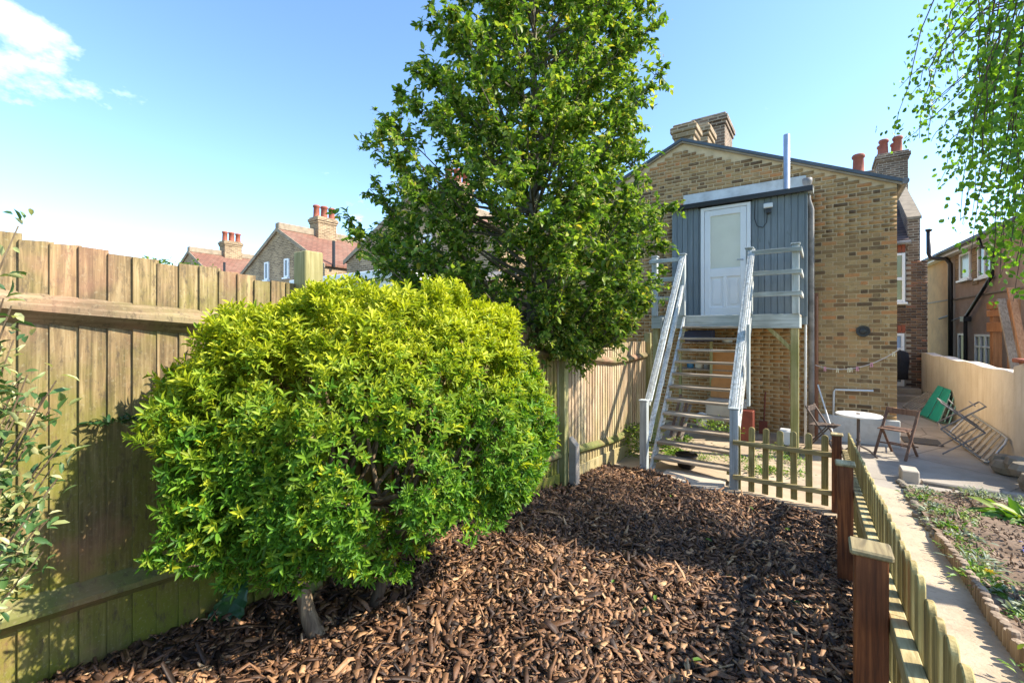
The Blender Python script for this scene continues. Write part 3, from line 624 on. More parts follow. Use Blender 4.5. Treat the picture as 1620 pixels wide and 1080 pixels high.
b = MB(); b.box(SR+.09, SR+.13, 6.98, 7.09, .93, 2.08); b.build('baluster', M['grey'], st, bevel=.004)
b = MB(); b.box(SL-.13, SL-.09, 7.2, 7.31, 1.1, 2.2); b.build('baluster', M['grey'], st, bevel=.004)
for k in range(1, 12):
    z = PZ-.1875*k; yk = SY1-(SY1-SY0)/12*k
    b = MB(); b.box(SL+.021, SR-.021, yk-.075, yk+.125, z-.038, z); b.build('tread', M['tread'], st, bevel=.006)
    for x in (SL+.045, SR-.045):
        b = MB(); b.box(x-.022, x+.022, yk-.05, yk+.1, z-.085, z-.039); b.build('cleat', M['post_wood'], st)

# ------------------------------------------------------------ terrace neighbours to the left
def row_house(x, label, sc=1.0):
    h = thing('terraced_house', label, 'house', (x, 12, 0), 'brick terraced houses beyond the fence')
    b = MB(); b.prism([(x-HW, EY, -.1), (x+HW, EY, -.1), (x+HW, EY, EAV), (x, EY, RID+.3), (x-HW, EY, EAV)], (0, 7, 0)); b.build('wall', M['brick_far'], h)
    for s in (1, -1):
        b = MB(); xe = x+s*(HW+.1); b.prism([(x, EY-.05, RID+.3), (xe, EY-.05, EAV-.03), (xe, EY-.05, EAV+.05), (x, EY-.05, RID+.38)], (0, 7.1, 0)); b.build('roof', M['tile_red'], h)
        b = MB(); b.prism([(x, EY-.09, RID+.24), (xe, EY-.09, EAV-.09), (xe, EY-.09, EAV+.06), (x, EY-.09, RID+.40)], (0, .035, 0)); b.build('verge', M['coping'], h)
    b = MB(); b.box(x-.16, x+.16, EY-.06, EY+7, RID+.3, RID+.62); b.build('ridge_parapet', M['coping'], h, bevel=.03)
    stack(h, x-.34, x+.38, 11.65, 12.6, RID-.2, 7.3, M['brick_far'], pots=[(x-.1, 11.85, .62, .15), (x+.05, 12.15, .6, .16), (x+.2, 12.45, .55, .15)])
    for wx in (-.95, .75):
        w = window(h, x+wx-.18, x+wx+.18, EY-.01, 4.25, 5.05, 'glass')
    b = MB(); b.box(x-HW+.4, x+1.9, EY-2.2, EY-.02, -.1, 3.35); b.build('rear_addition', M['whitepipe'], h)
    b = MB(); b.box(x-HW+.3, x+2.0, EY-2.35, EY-.02, 3.36, 3.62); b.build('fascia', M['white'], h, bevel=.02)
    window(h, x-.4, x+.9, EY-2.22, 2.1, 3.1, 'glass', bars=(x+.25,))
    b = MB(); b.box(x+2.2, x+HW-.1, EY-2.5, EY-.02, -.1, 2.7); b.build('side_addition', M['brick_far'], h)
    b = MB(); b.prism([(x+2.05, EY-2.6, 3.0), (x+2.05, EY-.02, 3.55), (x+2.05, EY-.02, 3.65), (x+2.05, EY-2.6, 3.12)], (2.6, 0, 0)); b.build('lean_to_roof', M['greypipe'], h)
    for k in range(5):
        b = MB(); b.box(x+2.2+k*.58, x+2.28+k*.58, EY-2.48, EY-2.4, 2.6, 3.05); b.build('glazing_post', M['timber_grey'], h)
    b = MB(); b.tube([(x+HW+.13, EY+.3, EAV-.05), (x+HW+.13, EY+.3, EAV+1.0)], .06, 8); b.build('soil_pipe', M['blackplastic'], h)
    return h
row_house(-11.0, 'brick gabled house half hidden by the tall leafy tree')
row_house(-19.5, 'brick gabled house with red tiled roof and three-pot chimney above the bush')
row_house(-29.2, 'leftmost far brick house with red roof showing over the fence')

# ------------------------------------------------------------ right boundary wall and pebbledashed neighbour
b = MB(); n = 14; vs_ = []
for i in range(n):
    y = 9.55+(17.15-9.55)*i/(n-1); vs_.append((2.34, y, 1.36+.02*math.sin(i*1.7)))
b.prism([(2.34, 9.55, -.1), (2.34, 17.15, -.1)]+vs_[::-1], (.2, 0, 0)); gw = b.build('garden_wall', M['gardenwall'], bevel=.012)
tag(gw, 'cream painted boundary wall along the right of the patio', 'wall')
b = MB(); b.prism([(2.30, 8.7, -.1), (2.30, 9.54, -.1), (2.30, 9.54, 1.47), (2.30, 9.2, 1.53), (2.30, 8.7, 1.5)], (.27, 0, 0)); gp = b.build('wall_pier', M['gardenwall'], bevel=.015)
tag(gp, 'taller pier ending the cream wall at the right edge', 'wall')
for i in range(3):
    b = MB(); b.box(2.28+random.uniform(-.01,.01), 2.6, 8.7+i*.28, 8.7+i*.28+.27, 1.54+random.uniform(-.01,.01), 1.59); b.build('coping_tile', M['brick_red'], gp, bevel=.01)
for i in range(6):
    b = MB(); b.lathe((0,0,0), [(.02,0),(.13,.02),(.16,.10),(.12,.18),(.02,.2)], 9); me = b.mesh('wall_stone', M['stone'])
    o = link('wall_stone', me); o.location = (2.13+random.uniform(-.03,.03), 7.9+i*.26, random.choice([0,.0,.12])); o.scale = (.85, random.uniform(.8,1.2), random.uniform(.8,1.2)); o.rotation_euler = (0,0,i)
    tag(o, 'rough stone at the foot of the right wall, %s from the near end' % ORD[i], 'stone', 'stones at the foot of the wall')
W0 = Vector((4.42, 19.6, 0)); WD = Vector((.0794, -1, 0)).normalized(); WN = Vector((-WD.y*-1, 0, 0)); WN = Vector((-1, -.0794, 0)).normalized()
def NP(t, z, off=0): p = W0+WD*t+WN*off; return Vector((p.x, p.y, z))
nb = thing('pebbledash_house', 'two-storey brown pebbledashed house beyond the cream wall', 'house', (4.4, 19, 0))
def nbox(t0, t1, o0, o1, z0, z1, b=None):
    b = b or MB(); c = (NP((t0+t1)/2, (z0+z1)/2, (o0+o1)/2)); return b.obox(c, WD*(t1-t0)/2, WN*(o1-o0)/2, Vector((0,0,(z1-z0)/2)))
nbox(-4.2, 4.5, -6, 0, -.1, 4.95).build('wall', M['render'], nb)
nbox(-7.25, -4.2, -6, .03, -.1, 4.95).build('wall', M['render_sunlit'], nb)  # far stretch of wall, its sunlit look put into the colour
b = MB(); b.prism([NP(-7.6, 4.93, .32), NP(-7.6, 5.03, .36), NP(-7.6, 7.0, -3.2), NP(-7.6, 6.9, -3.2)], WD*12.4); b.build('roof', M['tile_dark'], nb)
nbox(-7.5, 4.6, .0, .30, 4.80, 4.92).build('soffit', M['white'], nb)
b = MB(); b.tube([NP(-7.5, 4.93, .38), NP(4.6, 4.93, .38)], .06, 8); b.build('gutter', M['blackplastic'], nb)
def nwin(t0, t1, z0, z1, glass, bars=(), mids=()):
    b = MB(); f = .075
    for (a, c_, e, g) in ((t0,t0+f,z0,z1),(t1-f,t1,z0,z1),(t0+f,t1-f,z1-f,z1),(t0+f,t1-f,z0,z0+f)): nbox(a, c_, .005, .06, e, g, b)
    for q in bars: nbox(q-.035, q+.035, .005, .058, z0+f, z1-f, b)
    for (a, c_, z) in mids: nbox(a, c_, .005, .056, z-.03, z+.03, b)
    w = b.build('window', M['white'], nb, bevel=.004)
    nbox(t0+f-.01, t1-f+.01, .008, .02, z0+f-.01, z1-f+.01).build('pane', M[glass], w)
    nbox(t0-.06, t1+.06, .005, .13, z0-.075, z0-.004).build('sill', M['white'], w, bevel=.006); return w
nwin(-3.1, -2.1, 3.8, 4.75, 'glass_green')
nwin(-1.42, -.3, 3.72, 4.78, 'glass', bars=(-.86,), mids=((-.86,-.36,4.35),))
nwin(-3.25, -2.55, .55, 1.88, 'glass'); nwin(-1.68, -.34, .6, 1.86, 'glass', bars=(-1.2,-.8), mids=((-1.6,-.4,1.45),)); nwin(.75, 1.25, .5, 1.75, 'glass')
nbox(-1.95, -1.5, .003, .03, 3.55, 4.8).build('brick_pier', M['brick_far'], nb); nbox(-3.6, -3.15, .003, .03, 3.75, 4.8).build('brick_pier', M['brick_far'], nb)
nbox(-7.25, 4.5, .031, .05, 3.15, 3.2).build('string_course', M['mortar_dark'], nb)
b = MB(); b.tube([NP(-4.35, 5.95, .6), NP(-4.35, 5.05, .6), NP(-4.3, 4.85, .55), NP(-4.1, 4.78, .4), NP(-3.85, 4.72, .2), NP(-3.75, 4.5, .12), NP(-3.75, 0, .12)], .075, 10); b.lathe(NP(-4.35, 5.9, .6), [(.075,0),(.11,.05),(.11,.1),(.06,.1)], 12); b.build('soil_pipe', M['blackplastic'], nb, smoothed=True)
b = MB(); b.tube([NP(-.3, 4.9, .35), NP(-.25, 4.6, .3), NP(-.1, 4.45, .1), NP(-.1, 3.7, .1), NP(-2.2, 2.5, .1)], .05, 8); b.build('drain_pipe', M['blackplastic'], nb, smoothed=True)
b = MB(); b.tube([NP(-2.23, 2.45, .12), NP(-2.23, 0, .12)], .055, 8); nbox(-2.4, -2.06, .03, .22, 2.3, 2.48, b); b.build('hopper', M['blackplastic'], nb)
b = MB(); b.tube([NP(-4.9, 2.45, .15), NP(-3.8, 2.55, .15)], .04, 8); b.tube([NP(-3.7, 2.35, .1), NP(-2.8, 2.45, .1)], .025, 8); b.build('waste_pipe', M['greypipe'], nb)
tf = thing('pergola', 'orange stained timber posts and beams by the pebbledashed house', 'pergola', NP(.4, 0, .9))
for t_, o_ in ((2.75, .9), (3.75, .9)):
    b = MB(); nbox(t_-.09, t_+.09, o_-.09, o_+.09, -.05, 2.75, b); b.build('post', M['timber_orange'], tf, bevel=.01)
for z0, z1 in ((1.95, 2.2), (2.35, 2.52), (2.54, 2.72)):
    b = MB(); nbox(2.62, 3.5, .995, 1.04, z0, z1, b); b.build('board', M['timber_orange'], tf, bevel=.008)
b = MB(); b.bar(NP(4.0, 2.75, 1.2), NP(4.9, .7, 1.2), .06, .15, WN); b.build('brace', M['timber_grey'], tf, bevel=.008)
b = MB(); b.bar(NP(4.2, 3.0, 1.1), NP(5.1, .8, 1.1), .06, .13, WN); b.build('brace', M['timber_orange'], tf, bevel=.008)

# ------------------------------------------------------------ patio furniture and oddments
tb = thing('bistro_table', 'round white bistro table on a dark pedestal by the plinth', 'table', (.47, 8.8, 0))
b = MB(); b.lathe((.47, 8.8, .655), [(.02,0),(.29,0),(.30,.008),(.30,.022),(.29,.03),(.02,.03)], 32); b.build('table_top', M['tabletop'], tb)
b = MB(); b.lathe((.47, 8.8, .0), [(.022,.02),(.022,.25),(.032,.27),(.022,.30),(.02,.655)], 12)
b.build('pedestal', M['chairdark'], tb)
for k in range(3):
    a = k*2.094+.4; b = MB(); b.tube([(.47, 8.8, .2), (.47+.15*math.cos(a), 8.8+.15*math.sin(a), .12), (.47+.26*math.cos(a), 8.8+.26*math.sin(a), .012)], .014, 8); b.build('foot', M['chairdark'], tb)
b = MB(); b.lathe((.47, 8.8, .686), [(.025,0),(.03,.012),(.01,.018)], 12); b.build('parasol_plug', M['chairdark'], tb)
def folding_chair(loc, rz, mat, label):
    t_ = thing('folding_chair', label, 'chair', loc, 'folding chairs at the bistro table'); W, H = .4, .74
    m4 = Matrix.Rotation(rz, 4, 'Z'); tr = lambda p: (m4 @ Vector(p))+Vector(loc)
    for s in (-1, 1):
        b = MB(); b.bar(tr((s*W/2, -.24, 0)), tr((s*W/2, .2, H)), .022, .036, m4 @ Vector((1,0,0))); b.build('back_leg', mat, t_, bevel=.003)
        b = MB(); b.bar(tr((s*(W/2-.035), .24, 0)), tr((s*(W/2-.035), -.1, .45)), .02, .034, m4 @ Vector((1,0,0))); b.build('front_leg', mat, t_, bevel=.003)
    for k in range(5):
        b = MB(); y0 = -.2+k*.075; b.bar(tr((-W/2+.02, y0+.03, .43)), tr((W/2-.02, y0+.03, .43)), .06, .016); b.build('seat_slat', mat, t_, bevel=.003)
    for (zz, yy, hh) in ((.69, .17, .09), (.16, .185, .02), (.2, -.12, .02)):
        b = MB(); b.bar(tr((-W/2, yy, zz)), tr((W/2, yy, zz)), .016, hh); b.build('backrest' if hh > .05 else 'stretcher', mat, t_, bevel=.003)
    return t_
folding_chair((.98, 9.28, 0), R(-28), M['chairwood'], 'brown wooden folding chair right of the round table')
folding_chair((.02, 9.0, 0), R(75), M['chairdark'], 'dark folding chair between the drainpipes and the round table')
line = []
P0, P1 = Vector((-.1, 9.8, 1.36)), Vector((1.12, 9.88, 1.72))
for i in range(17):
    t_ = i/16; p = P0.lerp(P1, t_); p.z -= .2*4*t_*(1-t_); line.append(p)
b = MB(); b.tube(line, .007, 6); tag(b.build('washing_line', M['line']), 'thin washing line sagging across the brick wall', 'washing line')
P0b, P1b = Vector((-.1, 9.7, 1.37)), Vector((1.2, 9.75, 1.66)); 
def lp(t_): p = P0.lerp(P1, t_); p.z -= .2*4*t_*(1-t_); return p
for k, (t_, mt, lb) in enumerate(((.12,'peg_pink','pink clothes peg nearest the drainpipes'), (.27,'peg_cream','cream clothes peg beside the pink one by the drainpipes'), (.40,'peg_cream','cream clothes peg in the pair above the round table'), (.43,'peg_cream','cream clothes peg just right of its twin above the table'), (.50,'peg_pink','pink clothes peg at the middle of the washing line'), (.66,'peg_pink','pink clothes peg towards the kitchen door'), (.9,'peg_cream','cream clothes peg nearest the kitchen door'))):
    p = lp(t_); b = MB(); b.bar(p+Vector((-.008,0,.02)), p+Vector((-.014,0,-.06)), .012, .014, (0,1,0)); b.bar(p+Vector((.008,0,.02)), p+Vector((.014,0,-.06)), .012, .014, (0,1,0)); tag(b.build('clothes_peg', M[mt]), lb, 'peg', 'pegs on the washing line')
# folded teal lounger leaning on the wall
gl = thing('folded_lounger', 'folded teal garden lounger leaning on the cream wall', 'lounger', (2.0, 13.4, 0))
A, B_, Cc, D = Vector((1.85, 13.85, .05)), Vector((2.02, 12.95, .05)), Vector((2.30, 13.45, .70)), Vector((2.28, 14.55, .68))
nrm = (B_-A).cross(D-A).normalized()
for k, (s0, s1) in enumerate(((0, .47), (.5, 1))):
    p = [A.lerp(B_, s0), A.lerp(B_, s1), D.lerp(Cc, s1), D.lerp(Cc, s0)]
    b = MB(); b.prism([q+nrm*(-.02-.012*k) for q in p], nrm*.02); b.build('fabric_panel', M['teal'], gl, bevel=.006)
for k in range(3):
    o_ = nrm*(.04+.05*k)*(-1 if nrm.x > 0 else 1)*-1; sh = Vector((.02*k, -.05*k, 0))
    b = MB(); q = [A.lerp(D, .05)+o_+sh, A.lerp(D, -.02)+o_+sh, B_.lerp(A, .15)+sh+o_-Vector((0,0,.03)), B_.lerp(Cc, .1)+sh+o_, B_.lerp(Cc, .9)+sh+o_, D.lerp(Cc, .85)+sh+o_]
    q = [Vector((v_.x, v_.y, max(.015, v_.z))) for v_ in q]; b.tube(q, .012, 8); b.build('frame_tube', M['tealtube'], gl, smoothed=True)
def slatted(name, label, cat, A, B_, Cc, D, n, r, mt, ms):
    t_ = thing(name, label, cat, A); A, B_, Cc, D = map(Vector, (A, B_, Cc, D))
    def rc(p, q, r_, k=.12): return [q.lerp(p, k), q.lerp(p, k*.3).lerp(q.lerp(r_, k*.3), .5), q.lerp(r_, k)]
    loop = []
    qs = [A, B_, Cc, D]
    for i in range(4): loop += rc(qs[i-1], qs[i], qs[(i+1) % 4], .08 if i % 2 else .2)
    b = MB(); b.tube(loop+[loop[0]], r, 8, cap=False); b.build('frame_tube', M[mt], t_, smoothed=True)
    nm = (B_-A).cross(D-A).normalized()
    for i in range(n):
        s = (i+.7)/(n+.4); p, q = A.lerp(B_, s), D.lerp(Cc, s); b = MB(); b.bar(p.lerp(q, .04), p.lerp(q, .96), .010, .075*(B_-A).length/1.9, (B_-A).normalized().cross(nm).cross(nm)); b.build('slat', M[ms], t_, bevel=.003)
    return t_
slatted('slatted_lounger', 'grey tubular lounger with slats propped along the wall foot', 'lounger', (1.93, 11.5, .04), (2.0, 9.35, .04), (2.31, 9.75, .36), (2.31, 11.9, .42), 9, .016, 'zinc', 'slat')
slatted('folded_sunbed', 'small weathered slatted sunbed on the ground behind the teal lounger', 'sunbed', (1.72, 15.3, .03), (1.82, 14.2, .03), (2.3, 14.6, .4), (2.28, 15.7, .4), 6, .014, 'slat', 'slat')
air = thing('clothes_airer', 'concertina metal clothes airer standing in front of the slatted lounger', 'airer', (1.8, 10, 0))
for yy in (9.75, 10.35):
    dx = .05 if yy > 10 else 0
    pts = [((1.58+dx, yy, .02), (2.06+dx, yy, .42)), ((2.02+dx, yy-.15, .02), (1.56+dx, yy, .42)), ((1.56+dx, yy, .42), (2.06+dx, yy, .82)), ((2.06+dx, yy, .42), (1.56+dx, yy, .84))]
    for p, q in pts:
        b = MB(); b.tube([p, q], .012, 8); b.build('strut', M['greypipe'], air)
for (x, z) in ((1.58,.42),(2.06,.42),(1.57,.84),(2.07,.82),(1.82,.63),(1.7,.83),(1.95,.82)):
    b = MB(); b.tube([(x, 9.75, z), (x+.05, 10.35, z)], .009, 6); b.build('bar', M['greypipe'], air)
b = MB(); b.box(1.2, 1.72, 10.45, 11.0, .004, .018); tag(b.build('door_mat', M['mat'], bevel=.003), 'flat dark mat on the concrete patio', 'mat')
b = MB(); b.box(.86, 1.04, 7.72, 8.0, -.02, .16); tag(b.build('concrete_block', M['slab'], bevel=.012), 'short pale block at the far corner of the soil bed', 'block')
b = MB(); b.box(1.06, 2.2, 7.74, 7.84, -.02, .05); tag(b.build('edging_kerb', M['concrete'], bevel=.012), 'low concrete kerb across the far end of the soil bed', 'kerb')

# bed edging: log roll near, stones beyond
le = thing('log_roll_edging', 'low log roll edging between path and soil bed', 'edging', (.86, 4, 0))
b = MB(); b.lathe((0,0,0), [(.028,-.1),(.028,.10),(.024,.112),(.004,.115)], 9); lme = b.mesh('log', M['log'])
y = .9
while y < 5.4:
    link('log', lme, le, Matrix.Translation((.855+.012*math.sin(y*3), y, float(gz(y))+random.uniform(-.025,.012)))); y += .059
y = 5.46; stn = []
for i in range(3):
    bm = bmesh.new(); bmesh.ops.create_icosphere(bm, subdivisions=2, radius=.07)
    for v in bm.verts: v.co *= 1+random.uniform(-.16,.16); v.co.z *= .7
    me = bpy.data.meshes.new('edging_stone'); bm.to_mesh(me); bm.free(); me.materials.append(M['stone']); stn.append(me)
while y < 7.65:
    o = link('edging_stone', random.choice(stn)); s = random.uniform(.6, 1.15); o.scale = (s*.8, s, s*.9); o.location = (.86+random.uniform(-.025,.025), y, float(gz(y))+.025); o.rotation_euler = (0, 0, random.uniform(0, 6))
    tag(o, 'rounded stone edging the soil bed, %s beyond the log edging' % ORD[sum(1 for q_ in C.objects if q_.name.startswith('edging_stone'))-1], 'stone', 'stones edging the bed'); y += random.uniform(.11, .17)

# things stored under the stairs
b = MB(); b.bar((-1.62, 9.55, .66), (-1.60, 9.66, 1.62), .42, .02, (0,1,0)); tag(b.build('chipboard_sheet', M['orangeboard'], bevel=.003), 'upright orange chipboard sheet behind the stair treads', 'board')
b = MB(); b.box(-1.85, -1.2, 9.2, 9.7, .25, .65); tag(b.build('storage_box', M['cardboard'], bevel=.012), 'pale storage box below the orange board behind the stairs', 'box')
sh = thing('wall_shelf', 'cluttered storage shelf in the dark under the landing', 'shelf', (-2.1, 9.7, 0))
for z in (1.18, 1.72): b = MB(); b.box(-2.5, -1.3, 9.6, 9.95, z, z+.03); b.build('shelf_board', M['timber_grey'], sh)
for x in (-2.45, -1.85): b = MB(); b.box(x, x+.05, 9.58, 9.64, 0, 1.9); b.build('upright', M['post_wood'], sh)
for k, (x, z, r, h, m_, lb) in enumerate(((-2.25,1.21,.07,.16,'blue','small blue tub on the storage shelf'), (-2.08,1.21,.08,.12,'cardboard','pale tin on the storage shelf'), (-1.92,1.21,.07,.14,'greypipe','dark grey tin on the storage shelf'), (-1.78,1.21,.06,.18,'blackplastic','black tin on the storage shelf beside the orange board'), (-1.55,1.75,.1,.1,'whitepipe','white bowl on the top shelf under the landing'))):
    b = MB(); b.lathe((x, 9.72, z), [(r*.8,0),(r,.02),(r,h*.85),(r*1.06,h*.9),(r*.9,h)], 14); tag(b.build('tin', M[m_], smoothed=True), lb, 'tin')
b = MB(); b.box(-2.3, -1.75, 9.3, 9.6, 1.78, 2.0); tag(b.build('storage_crate', M['navy'], bevel=.015), 'dark blue crate at the top under the landing', 'crate')
b = MB(); b.lathe((-1.86, 8.9, .2), [(.08,0),(.10,.16),(.105,.17),(.09,.22),(.03,.25)], 16); tag(b.build('plant_pot', M['whitepipe'], smoothed=True), 'white pot standing behind the lower treads', 'pot')
b = MB(); b.lathe((-1.62, 6.75, 0), [(.10,0),(.12,.02),(.14,.16),(.16,.18),(.15,.2),(.12,.18)], 18); tag(b.build('plant_tub', M['blackplastic'], smoothed=True), 'low dark tub under the lowest stair tread', 'tub')
for k in range(4):
    b = MB(); b.bar((-2.35+k*.09, 8.6-.12*k, 0), (-2.25+k*.06, 8.95, .75-.06*k), .05, .02, (0,1,0)); tag(b.build('wood_offcut', M['timber_grey' if k % 2 else 'chairwood'], bevel=.002), 'wood offcut leaning under the stairs, %s from the left' % ORD[k], 'offcut', 'offcuts under the stairs')
b = MB(); b.tube([(-.93, 9.85, 0), (-.9, 9.9, .8)], .014, 8); b.box(-1.0, -.86, 9.78, 9.84, 0, .24); tag(b.build('garden_spade', M['red'], bevel=.003), 'rusty red spade leaning on the brick under the landing', 'spade')
b = MB(); b.tube([(-.45, 9.7, .5), (-.52, 9.95, 1.12)], .012, 8); tag(b.build('broom_handle', M['timber_orange']), 'short wooden handle leaning behind the landing support post', 'handle')
b = MB(); b.tube([(.22, 9.2, 0), (-.06, 9.82, 1.0)], .013, 8); tag(b.build('leaning_pole', M['whitepipe']), 'thin pale pole leaning against the brown drainpipe', 'pole')
b = MB(); b.box(-1.2, -1.0, 8.9, 9.2, 0, .55); tag(b.build('red_cabinet', M['red'], bevel=.01), 'small rust red cabinet behind the stair newel post', 'cabinet')
b = MB(); b.box(-.62, -.42, 9.0, 9.25, 0, .26); tag(b.build('cement_tub', M['whitepipe'], bevel=.02), 'pale square tub on the ground behind the pickets', 'tub')

# ------------------------------------------------------------ foliage
def leafmesh(P, D, N, L, W, fold=.35, droop=.12):
    n = len(P); D = norm(D); S = norm(np.cross(D, N)); N2 = np.cross(S, D)
    L = np.broadcast_to(np.asarray(L, float), (n,))[:,None]; W = np.broadcast_to(np.asarray(W, float), (n,))[:,None]
    def pt(a, w, h): return P+D*L*a+S*W*w+N2*(h*W)-N2*(droop*L*a*a)
    V = np.stack([pt(0,0,0), pt(.33,-.42,fold), pt(.33,0,0), pt(.33,.42,fold), pt(.7,-.40,fold), pt(.7,0,0), pt(.7,.40,fold), pt(1,0,0)], 1).reshape(-1, 3)
    T = np.array([(0,2,1),(0,3,2),(1,2,5),(1,5,4),(2,3,6),(2,6,5),(4,5,7),(5,6,7)])
    return V, (np.arange(n)[:,None,None]*8+T[None]).reshape(-1, 3)
def rdir(n): return norm(rng.normal(size=(n, 3)))

# round bush
bush = thing('round_bush', 'big rounded clipped evergreen bush with yellow-green tips beside the fence', 'bush', (-2.1, 1.45, .4))
BC = np.array([-2.0, 1.65, 1.46]); BA, BB, BH, BANG = .99, .58, .77, R(72)
def snoise(P, f, seed, k=7):
    r = np.random.default_rng(seed); o = 0
    for _ in range(k): o = o+np.sin(P @ (r.normal(size=3)*f)+r.uniform(0, 6.28))
    return o/np.sqrt(k/2)
n = 17500
u = norm(rng.normal(size=(n, 3))); sg = np.sign(u)*np.abs(u)**.84
rad = 1-np.abs(rng.normal(0, .05, n)); deep = rng.random(n) < .3; rad[deep] -= rng.uniform(0, .30, deep.sum())
rad += .035*snoise(u, 3.0, 3)+.035*snoise(u, 9.0, 4)+.022*snoise(u, 19., 5)
sh = rng.random(n) < .04; rad[sh] += rng.uniform(.0, .07, sh.sum())
q = sg*rad[:,None]
def tob(q):
    l, w = q[:,0]*BA, q[:,1]*BB; ca, sa = math.cos(BANG), math.sin(BANG)
    return np.stack([BC[0]+l*ca-w*sa, BC[1]+l*sa+w*ca, BC[2]+q[:,2]*BH], 1)
P = tob(q); Nn = norm(np.stack([u[:,0]/BA*math.cos(BANG)-u[:,1]/BB*math.sin(BANG), u[:,0]/BA*math.sin(BANG)+u[:,1]/BB*math.cos(BANG), u[:,2]/BH], 1))
low = smooth(1.45, .80, P[:,2]); hole = snoise(P, 4.6, 8)
keep = (P[:,0] > FX+.05) & (rng.random(n) > low*.45) & ~(hole > 2.2-1.6*low) & ~(snoise(P, 13., 9) > 1.25)
ha, hb = np.array([-1.40, 1.62, 1.36]), np.array([-2.05, 2.35, 1.12]); hd = hb-ha; tt = np.clip(((P-ha) @ hd)/(hd @ hd), 0, 1)
hdist = np.linalg.norm(P-(ha+tt[:,None]*hd), axis=1); keep &= ~((hdist < .085+.03*snoise(P, 12., 11)) & (rng.random(n) < .8)); keep &= ~((P[:,2] < .77+.05*snoise(P, 8., 12)) & (P[:,1] < 1.75))
P, Nn, u = P[keep], Nn[keep], u[keep]; m = len(P)
ax = norm(Nn*.75+np.array([0,0,.6])+rng.normal(0, .32, (m, 3)))
K = 9
a = norm(np.cross(ax, rng.normal(size=(m, 3)))); bb = np.cross(ax, a)
ang = (np.arange(K)*2.4)[None]+rng.uniform(0, 6.28, (m, 1)); el = rng.uniform(.15, .95, (m, K))+np.linspace(0, .3, K)[None]
Dl = (a[:,None]*np.cos(ang)[...,None]+bb[:,None]*np.sin(ang)[...,None])*np.cos(el)[...,None]+ax[:,None]*np.sin(el)[...,None]
Pl = P[:,None]+ax[:,None]*(np.linspace(-.02, .02, K)[None,:,None])
Ll = rng.uniform(.024, .050, (m, K))*rng.uniform(.75, 1.2, (m, 1))
V, T = leafmesh(Pl.reshape(-1, 3), Dl.reshape(-1, 3), np.repeat(ax, K, 0), Ll.ravel(), Ll.ravel()*.32)
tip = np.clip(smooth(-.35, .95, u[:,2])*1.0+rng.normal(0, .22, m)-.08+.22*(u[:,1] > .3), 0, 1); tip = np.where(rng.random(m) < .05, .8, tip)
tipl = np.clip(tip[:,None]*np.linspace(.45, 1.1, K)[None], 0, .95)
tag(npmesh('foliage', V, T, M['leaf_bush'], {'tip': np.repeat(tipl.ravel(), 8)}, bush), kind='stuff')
b1 = [((-2.19,1.29,.36),.052), ((-2.25,1.25,.52),.045), ((-2.33,1.22,.72),.040), ((-2.36,1.25,.95),.034)]
def limb(path, rs, name='stem', mat='bark', parent=None, n=9):
    b = MB(); b.tube(path, rs, n); return b.build(name, M[mat], parent, smoothed=True)
limb([(-2.06,1.27,.36),(-2.11,1.27,.46),(-2.15,1.25,.56),(-2.20,1.25,.68),(-2.25,1.29,.82),(-2.2,1.4,1.0)], [.058,.045,.038,.036,.034,.026], parent=bush, n=12)
limb([(-2.12,1.60,.34),(-2.08,1.64,.5),(-2.02,1.68,.7),(-2.0,1.72,.95)], [.042,.034,.030,.024], parent=bush)
for k in range(34):
    s0 = random.choice([Vector((-2.24,1.32,.74)), Vector((-2.2,1.4,1.0)), Vector((-2.02,1.68,.7)), Vector((-2.0,1.72,.95))])
    e = Vector(P[random.randrange(m)]); e = s0.lerp(e, .93); mid = s0.lerp(e, .5)+Vector((random.uniform(-.07,.07), random.uniform(-.07,.07), random.uniform(-.12,.05)))
    limb([s0, s0.lerp(mid, .6), mid, mid.lerp(e, .6)+Vector((0,0,.02)), e], [.02,.016,.012,.008,.004], 'branch', parent=bush, n=6)

# tall leafy tree behind the fence
tree = thing('leafy_tree', 'tall dark green broadleaf tree behind the fence in front of the house', 'tree', (-2.95, 4.7, 0))
TB = np.array([-2.95, 4.7]); rx = np.array([.819, .574]); 
zk = [1.80, 2.1, 2.6, 3.5, 4.4, 5.1, 5.9, 6.6, 7.3]
rl = [1.5, 2.1, 2.35, 2.3, 1.9, 1.6, 1.2, 1.0, .6]; rr_ = [.8, 1.25, 1.5, 1.52, 1.45, 1.45, 1.5, 1.25, .6]
def env(z, az):
    cth = math.cos(az)*rx[0]+math.sin(az)*rx[1]; l, r = np.interp(z, zk, rl), np.interp(z, zk, rr_); f_ = np.interp(z, zk, [.5,1.0,1.5,1.5,1.35,1.2,1.05,.7,.3])
    return (r if cth > 0 else l)*cth*cth+f_*(1-cth*cth)
limb([(-2.95,4.7,-.05),(-2.93,4.71,.8),(-2.98,4.68,1.8),(-2.94,4.7,3),(-2.97,4.72,4.4),(-2.95,4.7,5.8),(-2.96,4.7,7.1)], [.11,.095,.085,.07,.05,.03,.012], 'trunk', 'bark_tree', tree, 10)
limb([(-2.95,4.7,1.6),(-2.8,4.75,2.2),(-2.72,4.85,3.2),(-2.65,4.9,4.6),(-2.6,4.95,5.6)], [.06,.055,.045,.028,.012], 'trunk', 'bark_tree', tree, 8)
tw = MB(); LP, LD, LN = [], [], []; FP = []
